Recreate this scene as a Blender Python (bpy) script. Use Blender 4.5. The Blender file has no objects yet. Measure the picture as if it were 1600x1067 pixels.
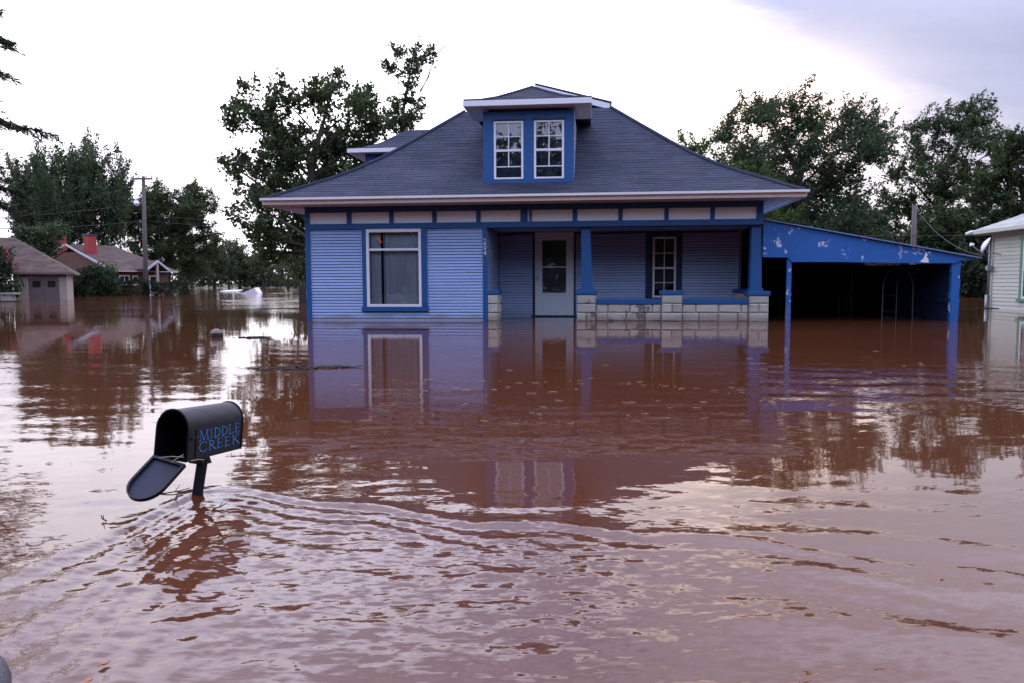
import bpy, bmesh, math, random
import numpy as np
from mathutils import Vector, Matrix, Euler

SC = bpy.context.scene
COL = SC.collection
RND = random.Random(7)

# ------------------------------------------------------------------ camera
F_PX, PITCH, ROLL, CAM_H = 1173.6, 0.0787, -0.0040, 0.8416
cp, sp = math.cos(PITCH), math.sin(PITCH)
fwd = Vector((0, cp, -sp)); up0 = Vector((0, sp, cp)); rt0 = Vector((1, 0, 0))
rt = rt0 * math.cos(ROLL) + up0 * math.sin(ROLL)
up = up0 * math.cos(ROLL) - rt0 * math.sin(ROLL)
cam_data = bpy.data.cameras.new('camera')
cam = bpy.data.objects.new('camera', cam_data); COL.objects.link(cam)
cam.matrix_world = Matrix(((rt.x, up.x, -fwd.x, 0), (rt.y, up.y, -fwd.y, 0), (rt.z, up.z, -fwd.z, CAM_H), (0, 0, 0, 1)))
cam_data.sensor_width = 36; cam_data.lens = F_PX / 1600 * 36
cam_data.clip_start = 0.05; cam_data.clip_end = 6000
SC.camera = cam

# ------------------------------------------------------------------ sky: dusk cloud over a Nishita sky
SUN_AZ, SUN_EL = math.radians(24), math.radians(13)     # azimuth from +Y towards +X
world = bpy.data.worlds.new('World'); SC.world = world; world.use_nodes = True
wt = world.node_tree; wt.nodes.clear()

def nd(tree, t, **kw):
    n = tree.nodes.new(t)
    for k, v in kw.items(): setattr(n, k, v)
    return n
def mth(tree, op, a, b=None, c=None, clamp=False):
    n = tree.nodes.new('ShaderNodeMath'); n.operation = op; n.use_clamp = clamp
    for i, v in enumerate((a, b, c)):
        if v is None: continue
        if isinstance(v, (int, float)): n.inputs[i].default_value = v
        else: tree.links.new(v, n.inputs[i])
    return n.outputs[0]
def sstep(tree, v, lo, hi):
    n = tree.nodes.new('ShaderNodeMapRange'); n.interpolation_type = 'SMOOTHSTEP'
    tree.links.new(v, n.inputs[0]); n.inputs[1].default_value = lo; n.inputs[2].default_value = hi
    return n.outputs[0]
def mixc(tree, f, a, b, mode='MIX'):
    n = tree.nodes.new('ShaderNodeMix'); n.data_type = 'RGBA'; n.blend_type = mode
    for s, v in ((0, f), (6, a), (7, b)):
        if isinstance(v, (int, float)): n.inputs[s].default_value = v
        elif isinstance(v, tuple): n.inputs[s].default_value = (*v, 1)
        else: tree.links.new(v, n.inputs[s])
    return n.outputs[2]

tc = nd(wt, 'ShaderNodeTexCoord')
sx = nd(wt, 'ShaderNodeSeparateXYZ'); wt.links.new(tc.outputs['Generated'], sx.inputs[0])
X, Y, Z = sx.outputs
ysafe = mth(wt, 'MAXIMUM', Y, 0.08)
u = mth(wt, 'DIVIDE', X, ysafe); v = mth(wt, 'DIVIDE', Z, ysafe)
cmb = nd(wt, 'ShaderNodeCombineXYZ')
zz = mth(wt, 'ADD', mth(wt, 'ABSOLUTE', Z), 0.22)
wt.links.new(mth(wt, 'DIVIDE', X, zz), cmb.inputs[0]); wt.links.new(mth(wt, 'DIVIDE', Y, zz), cmb.inputs[1])
wt.links.new(mth(wt, 'MULTIPLY', Z, 2.0), cmb.inputs[2])
def wnoise(scale, detail=5, rough=.55, vec=None):
    n = nd(wt, 'ShaderNodeTexNoise'); n.inputs['Scale'].default_value = scale
    n.inputs['Detail'].default_value = detail; n.inputs['Roughness'].default_value = rough
    wt.links.new(vec or cmb.outputs[0], n.inputs['Vector']); return n.outputs['Fac']
n1 = wnoise(1.1); n2 = wnoise(3.5)
cmb2 = nd(wt, 'ShaderNodeCombineXYZ')                       # flat layers near the horizon
wt.links.new(mth(wt, 'MULTIPLY', u, 3.0), cmb2.inputs[0]); wt.links.new(mth(wt, 'MULTIPLY', v, 11.0), cmb2.inputs[1])
n3 = wnoise(1.0, 6, .6, cmb2.outputs[0])
SKY_GAIN = 1.0
front = sstep(wt, Y, -0.35, 0.75)
col = mixc(wt, front, (1.0, 1.14, 1.62), (2.3, 2.2, 2.4))
# overhead the cover is duller than the glow over the set sun
up1 = mth(wt, 'MULTIPLY', sstep(wt, Z, 0.22, 0.42), sstep(wt, Y, 0.0, 0.6))      # the bright upper sky over the set sun
col = mixc(wt, up1, col, (2.55, 2.55, 3.35))
high = sstep(wt, Z, 0.50, 0.85)
col = mixc(wt, high, col, (1.6, 1.65, 2.3))
brk = mth(wt, 'MULTIPLY_ADD', n1, 0.9, 0.55)
bc = nd(wt, 'ShaderNodeCombineXYZ')
for i in range(3): wt.links.new(brk, bc.inputs[i])
col = mixc(wt, 1.0, col, bc.outputs[0], 'MULTIPLY')
fy = sstep(wt, Y, 0.1, 0.45)
# the glow thins out to the right of the roof
thin_ = mth(wt, 'MULTIPLY', sstep(wt, mth(wt, 'ADD', u, mth(wt, 'MULTIPLY', n3, 0.2)), 0.05, 0.40), mth(wt, 'SUBTRACT', 1.0, sstep(wt, v, 0.30, 0.50)))
col = mixc(wt, mth(wt, 'MULTIPLY', thin_, fy), col, (1.65, 1.48, 1.52))
# pale lavender layers low down
low = mth(wt, 'MULTIPLY', mth(wt, 'SUBTRACT', 1.0, sstep(wt, v, 0.07, 0.32)), fy)
lr = mth(wt, 'MULTIPLY', low, sstep(wt, mth(wt, 'ADD', u, mth(wt, 'MULTIPLY', n3, 0.25)), 0.12, 0.5))
col = mixc(wt, mth(wt, 'MULTIPLY', lr, 0.9), col, (0.66, 0.68, 0.92))
ll = mth(wt, 'MULTIPLY', low, mth(wt, 'SUBTRACT', 1.0, sstep(wt, u, -0.62, -0.1)))
col = mixc(wt, mth(wt, 'MULTIPLY', ll, 0.75), col, (0.86, 0.80, 0.98))
# blue grey bank over the right half
a = mth(wt, 'ADD', mth(wt, 'SUBTRACT', u, 0.03), mth(wt, 'MULTIPLY', mth(wt, 'SUBTRACT', v, 0.375), 2.1))
a = mth(wt, 'ADD', a, mth(wt, 'MULTIPLY', mth(wt, 'SUBTRACT', n3, 0.5), 0.75))
bank = mth(wt, 'MULTIPLY', sstep(wt, a, -0.16, 0.32), sstep(wt, mth(wt, 'ADD', v, mth(wt, 'MULTIPLY', n3, 0.10)), 0.13, 0.23))
bank = mth(wt, 'MULTIPLY', bank, mth(wt, 'SUBTRACT', 1.0, sstep(wt, mth(wt, 'ADD', v, mth(wt, 'MULTIPLY', n1, 0.15)), 0.55, 0.95)))
bank = mth(wt, 'MULTIPLY', bank, fy)
bankc = mixc(wt, n3, (0.21, 0.27, 0.49), (0.47, 0.51, 0.76))
bankc = mixc(wt, sstep(wt, v, 0.30, 0.55), bankc, (0.95, 0.98, 1.5))
col = mixc(wt, bank, col, bankc)
# warm rim where the set sun lights the edge of the bank
du = mth(wt, 'DIVIDE', mth(wt, 'SUBTRACT', u, 0.35), 0.11); dv = mth(wt, 'DIVIDE', mth(wt, 'SUBTRACT', v, 0.24), 0.06)
g = mth(wt, 'EXPONENT', mth(wt, 'MULTIPLY', mth(wt, 'ADD', mth(wt, 'MULTIPLY', du, du), mth(wt, 'MULTIPLY', dv, dv)), -1.0))
g = mth(wt, 'MULTIPLY', mth(wt, 'MULTIPLY', g, fy), mth(wt, 'SUBTRACT', 1.0, mth(wt, 'MULTIPLY', bank, 0.5)))
col = mixc(wt, g, col, (3.0, 2.3, 2.0))
sky = nd(wt, 'ShaderNodeTexSky', sky_type='NISHITA'); sky.sun_disc = False
sky.sun_elevation = SUN_EL; sky.sun_rotation = SUN_AZ
skys = mixc(wt, 1.0, sky.outputs[0], (0.1, 0.1, 0.1), 'MULTIPLY')
col = mixc(wt, 0.94, skys, col)
bg = nd(wt, 'ShaderNodeBackground'); wt.links.new(col, bg.inputs[0]); bg.inputs[1].default_value = SKY_GAIN
wo = nd(wt, 'ShaderNodeOutputWorld'); wt.links.new(bg.outputs[0], wo.inputs[0])

# ------------------------------------------------------------------ sun behind the cloud, and exposure
sl = bpy.data.lights.new('sun', 'SUN'); sl.energy = 0.18; sl.angle = math.radians(40); sl.color = (1.0, 0.86, 0.78)
sun = bpy.data.objects.new('sun', sl); COL.objects.link(sun)
sdir = Vector((math.sin(SUN_AZ) * math.cos(SUN_EL), math.cos(SUN_AZ) * math.cos(SUN_EL), math.sin(SUN_EL)))
sun.rotation_euler = sdir.to_track_quat('Z', 'Y').to_euler(); sun.location = (20, 40, 30)
SC.view_settings.view_transform = 'Standard'; SC.view_settings.look = 'None'
SC.view_settings.exposure = 0.26; SC.view_settings.gamma = 1.0; SC.view_settings.use_curve_mapping = False
SC.render.engine = 'CYCLES'
try:
    SC.cycles.use_denoising = True; SC.cycles.max_bounces = 8; SC.cycles.transparent_max_bounces = 12
    SC.cycles.caustics_reflective = False; SC.cycles.caustics_refractive = False
except Exception: pass

# ------------------------------------------------------------------ helpers
class G:
    """collects faces for ONE mesh object"""
    def __init__(s): s.v = []; s.f = []; s.t = []
    def add(s, vs, fs, tone=None):
        o = len(s.v); s.v += [tuple(p) for p in vs]; s.f += [tuple(i + o for i in f) for f in fs]
        s.t += [tone if tone is not None else 0.5] * len(fs); return s
    def box(s, x0, x1, y0, y1, z0, z1, tone=None):
        return s.add([(x0, y0, z0), (x1, y0, z0), (x1, y1, z0), (x0, y1, z0), (x0, y0, z1), (x1, y0, z1), (x1, y1, z1), (x0, y1, z1)],
              [(0, 3, 2, 1), (4, 5, 6, 7), (0, 1, 5, 4), (1, 2, 6, 5), (2, 3, 7, 6), (3, 0, 4, 7)], tone)
    def taper(s, b, t, tone=None):      # b, t: (x0,x1,y0,y1,z)
        return s.add([(b[0], b[2], b[4]), (b[1], b[2], b[4]), (b[1], b[3], b[4]), (b[0], b[3], b[4]),
               (t[0], t[2], t[4]), (t[1], t[2], t[4]), (t[1], t[3], t[4]), (t[0], t[3], t[4])],
              [(0, 3, 2, 1), (4, 5, 6, 7), (0, 1, 5, 4), (1, 2, 6, 5), (2, 3, 7, 6), (3, 0, 4, 7)], tone)
    def prism(s, poly, off, tone=None):  # poly: 3D points in order, off: extrusion vector
        n = len(poly); o = Vector(off); a = [Vector(p) for p in poly]; b = [p + o for p in a]
        return s.add(a + b, [tuple(range(n))[::-1], tuple(range(n, 2 * n))] + [(i, (i + 1) % n, n + (i + 1) % n, n + i) for i in range(n)], tone)
    def tube(s, pts, r, k=8, tone=None, cap=True):
        pts = [Vector(p) for p in pts]; rs = r if isinstance(r, (list, tuple)) else [r] * len(pts)
        vs = []; fs = []
        for i, p in enumerate(pts):
            d = (pts[min(i + 1, len(pts) - 1)] - pts[max(i - 1, 0)]).normalized()
            ref = Vector((0, 0, 1)) if abs(d.z) < .9 else Vector((1, 0, 0))
            e1 = d.cross(ref).normalized(); e2 = d.cross(e1)
            for j in range(k):
                t = 2 * math.pi * j / k; vs.append(p + (e1 * math.cos(t) + e2 * math.sin(t)) * rs[i])
        for i in range(len(pts) - 1):
            for j in range(k):
                j2 = (j + 1) % k; fs.append((i * k + j, i * k + j2, (i + 1) * k + j2, (i + 1) * k + j))
        if cap: fs += [tuple(range(k))[::-1], tuple(range((len(pts) - 1) * k, len(pts) * k))]
        return s.add(vs, fs, tone)
    def lathe(s, prof, c=(0, 0, 0), k=20, tone=None):   # prof: (radius, z)
        vs = []; fs = []
        for r, z in prof:
            for j in range(k):
                t = 2 * math.pi * j / k; vs.append((c[0] + r * math.cos(t), c[1] + r * math.sin(t), c[2] + z))
        for i in range(len(prof) - 1):
            for j in range(k):
                j2 = (j + 1) % k; fs.append((i * k + j, i * k + j2, (i + 1) * k + j2, (i + 1) * k + j))
        return s.add(vs, fs, tone)
    def mesh(s, name, m):
        me = bpy.data.meshes.new(name); me.from_pydata(s.v, [], s.f); me.update()
        if m: me.materials.append(m)
        at = me.attributes.new('tone', 'FLOAT', 'FACE'); at.data.foreach_set('value', s.t)
        return me

def put(name, me, parent=None, loc=None, rot=None):
    o = bpy.data.objects.new(name, me); COL.objects.link(o)
    if parent: o.parent = parent
    if loc is not None: o.location = loc
    if rot is not None: o.rotation_euler = rot
    return o
def part(name, g, m, parent=None, loc=None, rot=None, bevel=0, smooth=False):
    me = g.mesh(name, m); o = put(name, me, parent, loc, rot)
    if smooth:
        me.polygons.foreach_set('use_smooth', [True] * len(me.polygons))
    if bevel:
        b = o.modifiers.new('b', 'BEVEL'); b.width = bevel; b.segments = 2; b.limit_method = 'ANGLE'
    return o
def box(name, d, m, parent=None, bevel=0.004, **k): return part(name, G().box(*d), m, parent, bevel=bevel, **k)
def tag(o, label=None, cat=None, group=None, kind=None):
    if label: o['label'] = label
    if cat: o['category'] = cat
    if group: o['group'] = group
    if kind: o['kind'] = kind
    return o
def thing(name, label, cat, loc=(0, 0, 0), rz=0, group=None):
    o = bpy.data.objects.new(name, None); COL.objects.link(o); o.location = loc; o.rotation_euler = (0, 0, rz); o.empty_display_size = .2
    return tag(o, label, cat, group)

# ------------------------------------------------------------------ materials
MATS = {}
def mat(name, col, rough=.6, var=.12, nscale=6, stretch=(1, 1, 1), bump=0, bscale=40, obj_var=0, tone_var=0, tide=0, wear=None, spec=.4, metal=0, col2=None):
    """paint / wood / stone: colour with noise, per-object and per-piece variation, optional worn patches"""
    m = bpy.data.materials.new(name); m.use_nodes = True; t = m.node_tree; L = t.links
    b = t.nodes['Principled BSDF']; b.inputs['Roughness'].default_value = rough; b.inputs['Metallic'].default_value = metal
    b.inputs['Specular IOR Level'].default_value = spec
    tcn = nd(t, 'ShaderNodeTexCoord'); oi = nd(t, 'ShaderNodeObjectInfo')
    mp = nd(t, 'ShaderNodeMapping'); mp.inputs['Scale'].default_value = stretch
    L.new(tcn.outputs['Object'], mp.inputs['Vector'])
    off = nd(t, 'ShaderNodeVectorMath', operation='SCALE'); off.inputs[0].default_value = (37, 19, 53); L.new(oi.outputs['Random'], off.inputs['Scale'])
    L.new(off.outputs[0], mp.inputs['Location'])
    ns = nd(t, 'ShaderNodeTexNoise'); ns.inputs['Scale'].default_value = nscale; ns.inputs['Detail'].default_value = 6; ns.inputs['Roughness'].default_value = .6
    L.new(mp.outputs[0], ns.inputs['Vector'])
    k = mth(t, 'MULTIPLY_ADD', ns.outputs['Fac'], 2 * var, 1 - var)
    if obj_var: k = mth(t, 'MULTIPLY', k, mth(t, 'MULTIPLY_ADD', oi.outputs['Random'], 2 * obj_var, 1 - obj_var))
    if tone_var:
        at = nd(t, 'ShaderNodeAttribute', attribute_name='tone')
        k = mth(t, 'MULTIPLY', k, mth(t, 'MULTIPLY_ADD', at.outputs['Fac'], 2 * tone_var, 1 - tone_var))
    base = col
    if col2:
        n2 = nd(t, 'ShaderNodeTexNoise'); n2.inputs['Scale'].default_value = nscale * .35; n2.inputs['Detail'].default_value = 4; L.new(mp.outputs[0], n2.inputs['Vector'])
        base = mixc(t, sstep(t, n2.outputs['Fac'], .4, .65), col, col2)
    cc = nd(t, 'ShaderNodeCombineXYZ')
    for i in range(3): L.new(k, cc.inputs[i])
    c = mixc(t, 1.0, base, cc.outputs[0], 'MULTIPLY')
    if wear:
        wc, wscale, lo, hi = wear
        nw = nd(t, 'ShaderNodeTexNoise'); nw.inputs['Scale'].default_value = wscale; nw.inputs['Detail'].default_value = 9; nw.inputs['Roughness'].default_value = .74
        L.new(mp.outputs[0], nw.inputs['Vector'])
        c = mixc(t, sstep(t, nw.outputs['Fac'], lo, hi), c, wc)
    if tide:                                                     # silt left just above the waterline
        gp = nd(t, 'ShaderNodeNewGeometry'); sz = nd(t, 'ShaderNodeSeparateXYZ'); L.new(gp.outputs['Position'], sz.inputs[0])
        nt_ = nd(t, 'ShaderNodeTexNoise'); nt_.inputs['Scale'].default_value = 2.2; nt_.inputs['Detail'].default_value = 7; L.new(gp.outputs['Position'], nt_.inputs['Vector'])
        zz_ = mth(t, 'ADD', sz.outputs[2], mth(t, 'MULTIPLY', mth(t, 'SUBTRACT', nt_.outputs['Fac'], .5), .22))
        c = mixc(t, mth(t, 'MULTIPLY', mth(t, 'SUBTRACT', 1.0, sstep(t, zz_, .03, .17)), tide), c, (.16, .10, .075))
    L.new(c, b.inputs['Base Color'])
    if bump:
        nb = nd(t, 'ShaderNodeTexNoise'); nb.inputs['Scale'].default_value = bscale; nb.inputs['Detail'].default_value = 5; L.new(mp.outputs[0], nb.inputs['Vector'])
        bn = nd(t, 'ShaderNodeBump'); bn.inputs['Strength'].default_value = bump; bn.inputs['Distance'].default_value = .02
        L.new(nb.outputs['Fac'], bn.inputs['Height']); L.new(bn.outputs[0], b.inputs['Normal'])
    MATS[name] = m; return m
def glass_mat(name, tint=(1, 1, 1), refl=.06, rough=0.01):
    m = bpy.data.materials.new(name); m.use_nodes = True; t = m.node_tree; L = t.links; t.nodes.clear()
    out = nd(t, 'ShaderNodeOutputMaterial'); tr = nd(t, 'ShaderNodeBsdfTransparent'); tr.inputs[0].default_value = (*tint, 1)
    gl = nd(t, 'ShaderNodeBsdfGlossy'); gl.inputs['Roughness'].default_value = rough
    fr = nd(t, 'ShaderNodeFresnel'); fr.inputs['IOR'].default_value = 1.5
    f = mth(t, 'ADD', fr.outputs[0], refl, clamp=True)
    nb = nd(t, 'ShaderNodeTexNoise'); nb.inputs['Scale'].default_value = 2.5; tcn = nd(t, 'ShaderNodeTexCoord'); L.new(tcn.outputs['Object'], nb.inputs['Vector'])
    bn = nd(t, 'ShaderNodeBump'); bn.inputs['Strength'].default_value = .06; bn.inputs['Distance'].default_value = .05
    L.new(nb.outputs['Fac'], bn.inputs['Height']); L.new(bn.outputs[0], gl.inputs['Normal'])
    mx = nd(t, 'ShaderNodeMixShader'); L.new(f, mx.inputs[0]); L.new(tr.outputs[0], mx.inputs[1]); L.new(gl.outputs[0], mx.inputs[2])
    L.new(mx.outputs[0], out.inputs[0]); return m
def leaf_mat(name, c1, c2, trans=.35):
    m = bpy.data.materials.new(name); m.use_nodes = True; t = m.node_tree; L = t.links; t.nodes.clear()
    out = nd(t, 'ShaderNodeOutputMaterial'); at = nd(t, 'ShaderNodeAttribute', attribute_name='tone')
    c = mixc(t, at.outputs['Fac'], c1, c2)
    p = nd(t, 'ShaderNodeBsdfPrincipled'); L.new(c, p.inputs['Base Color']); p.inputs['Roughness'].default_value = .55; p.inputs['Specular IOR Level'].default_value = .25
    tl = nd(t, 'ShaderNodeBsdfTranslucent'); L.new(mixc(t, 1.0, c, (1.1, 1.25, .6), 'MULTIPLY'), tl.inputs[0])
    mx = nd(t, 'ShaderNodeMixShader'); mx.inputs[0].default_value = trans; L.new(p.outputs[0], mx.inputs[1]); L.new(tl.outputs[0], mx.inputs[2]); L.new(mx.outputs[0], out.inputs[0]); return m

LAV = mat('lavender_paint', (0.28, 0.385, 0.66), .55, .10, 5, (.4, 3, 3), obj_var=.08, tide=.6, wear=((.12, .12, .16), 3.5, .68, .74))
LAVP = mat('lightened_porch_lavender', (0.34, 0.44, 0.68), .55, .10, 5, (.4, 3, 3), obj_var=.07, tide=.3)  # the front lavender, lightened in colour to lift the shaded porch walls and ceiling
NAVY = mat('blue_paint', (0.012, 0.080, 0.255), .5, .12, 7, bump=.1)
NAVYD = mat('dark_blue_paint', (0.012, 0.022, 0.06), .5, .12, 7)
CARB = mat('peeling_blue_paint', (0.018, 0.115, 0.40), .55, .14, 4, bump=.1, wear=((.55, .58, .72), 3.0, .592, .606))
WHITE = mat('white_paint', (0.72, 0.72, 0.80), .45, .06, 8)
PANEL = mat('off_white_panel', (0.82, 0.88, 0.97), .6, .07, 30, bump=.15, bscale=90)
DOORW = mat('door_paint', (0.66, 0.72, 0.82), .45, .06, 5)
FASC = mat('cream_fascia', (0.62, 0.52, 0.48), .55, .12, 9, (.3, 2, 2), wear=((.30, .22, .18), 9, .70, .76))
GUTT = mat('gutter_white', (0.80, 0.80, 0.86), .35, .05, 9)
SOFF = mat('soffit_paint', (0.50, 0.46, 0.47), .6, .1, 6)
STONE = mat('cast_stone', (0.42, 0.395, 0.365), .8, .12, 9, bump=.7, bscale=22, obj_var=.12, tide=.5, wear=((.16, .14, .15), 4.0, .66, .68))
STONEW = mat('peeled_cast_stone', (0.42, 0.395, 0.365), .8, .12, 9, bump=.7, bscale=22, obj_var=.12, tide=.5, wear=((.15, .13, .14), 3.2, .56, .575))
LAPD = mat('painted_lap_shadow', (0.06, 0.08, 0.16), .8, .2, 5)  # wall core coloured dark to paint shadow lines between the boards
MORT = mat('mortar', (0.30, 0.28, 0.27), .9, .15, 20)
SHING = mat('asphalt_shingle', (0.017, 0.025, 0.050), .85, .25, 3, (1, 1, 1), bump=.25, bscale=120, tone_var=.30, col2=(0.028, 0.034, 0.060))
DARK = mat('dark_interior', (0.012, 0.011, 0.012), .9, .2, 3)  # near-black colour stands in for the shade of unlit interiors
CURT = mat('curtain_cloth', (0.70, 0.74, 0.80), .8, .1, 5, (5, 1, .3))
GLASS = glass_mat('window_glass', (.85, .88, .92), -.012)
DGLASS = glass_mat('dormer_glass', (.7, .72, .75), .10)
BLACKM = mat('black_metal', (0.007, 0.008, 0.012), .5, .3, 9, bump=.2, bscale=24, spec=.35, wear=((.045, .042, .042), 16, .64, .70))
LIDIN = mat('lid_inner_metal', (0.014, 0.019, 0.042), .5, .3, 14, spec=.3)
POSTP = mat('dark_post_paint', (0.022, 0.030, 0.045), .5, .25, 10, (3, 3, .5), bump=.2)
LETT = mat('light_blue_lettering', (0.06, 0.30, 0.72), .5, .05)
LETD = mat('dark_blue_line', (0.01, 0.012, 0.16), .5, .05)
STRAW = mat('straw', (0.42, 0.36, 0.26), .8, .2, 10, tone_var=.3)
TWIG = mat('wet_twig', (0.030, 0.022, 0.018), .7, .3, 10, tone_var=.4)
BARK = mat('bark', (0.055, 0.045, 0.038), .9, .3, 4, (4, 4, .8), bump=.6, bscale=12)
WOODP = mat('weathered_pole', (0.11, 0.095, 0.09), .85, .25, 4, (6, 6, .4), bump=.3)
WIRE = mat('wire', (0.03, 0.03, 0.035), .6, .1)
CREAM = mat('cream_siding', (0.50, 0.52, 0.44), .6, .08, 5, (.4, 3, 3), obj_var=.04)
GREENT = mat('green_trim', (0.10, 0.27, 0.14), .5, .1, 8)
PALE = mat('pale_roof', (0.36, 0.37, 0.34), .8, .15, 6, bump=.3, tone_var=.2)
BRICK = mat('brown_brick', (0.13, 0.062, 0.042), .85, .25, 14, bump=.3, col2=(.09, .045, .032))
REDB = mat('red_chimney_paint', (0.30, 0.040, 0.040), .8, .2, 9, bump=.3)
BROOF = mat('brown_shingle', (0.100, 0.066, 0.056), .9, .2, 3, (1, 1, 5), bump=.4, bscale=60, tone_var=.35, col2=(.075, .050, .044))
TANW = mat('tan_stucco', (0.33, 0.27, 0.24), .8, .12, 4)
GDOOR = mat('brown_garage_door', (0.13, 0.095, 0.10), .7, .12, 5)
DSTEEL = mat('shade_dark_steel', (0.055, 0.05, 0.05), .6, .2, 9, metal=.3)  # steel darkened in colour to paint the dimness inside the carport
GTRIM = mat('grey_white_trim', (0.42, 0.42, 0.46), .6, .12, 6)
STEEL = mat('galvanised_steel', (0.30, 0.31, 0.34), .45, .1, 9, metal=.6)
FADED = mat('faded_post_paint', (0.05, 0.11, 0.34), .6, .2, 5, wear=((.25, .25, .27), 3, .5, .62))

L1 = leaf_mat('leaf_dark', (0.028, 0.043, 0.022), (0.082, 0.112, 0.050))  # greens lightened to stand in for haze in front of the trees
L2 = leaf_mat('leaf_deep', (0.031, 0.048, 0.028), (0.084, 0.115, 0.062))  # also lightened in place of haze
L3 = leaf_mat('leaf_lime', (0.030, 0.052, 0.016), (0.085, 0.125, 0.040))
L4 = leaf_mat('leaf_grey_green', (0.040, 0.056, 0.036), (0.090, 0.115, 0.066))
L5 = leaf_mat('leaf_hedge', (0.010, 0.020, 0.012), (0.030, 0.048, 0.024))
FLOW = leaf_mat('pink_blossom', (0.16, 0.02, 0.05), (0.28, 0.05, 0.09))

# ------------------------------------------------------------------ ground and water
def ground():
    n = 90; rng = np.random.default_rng(3)
    xs = np.sign(np.linspace(-1, 1, n)) * np.abs(np.linspace(-1, 1, n)) ** 2.2 * 2500
    ys = np.concatenate([np.linspace(-400, 60, 24), np.linspace(66, 260, 50), np.geomspace(280, 4000, 20)])
    g = G(); P = []
    for y in ys:
        for x in xs:
            edge = 128 + 6 * math.sin(x * .045) + 4 * math.sin(x * .13 + 1)
            t = min(max((y - edge + 14) / 26, 0), 1); t = t * t * (3 - 2 * t)
            P.append((x, y, -0.95 + 1.75 * t + .08 * math.sin(x * .31) * math.sin(y * .23)))
    F = [(j * n + i, j * n + i + 1, (j + 1) * n + i + 1, (j + 1) * n + i) for j in range(len(ys) - 1) for i in range(n - 1)]
    g.add(P, F)
    m = mat('rank_grass', (0.13, 0.12, 0.060), .95, .35, .6, bump=.5, bscale=3, col2=(.07, .08, .035))
    o = part('ground', g, m, smooth=True); tag(o, 'flooded ground rising to a rough grass bank far behind', kind='structure')
ground()

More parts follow.
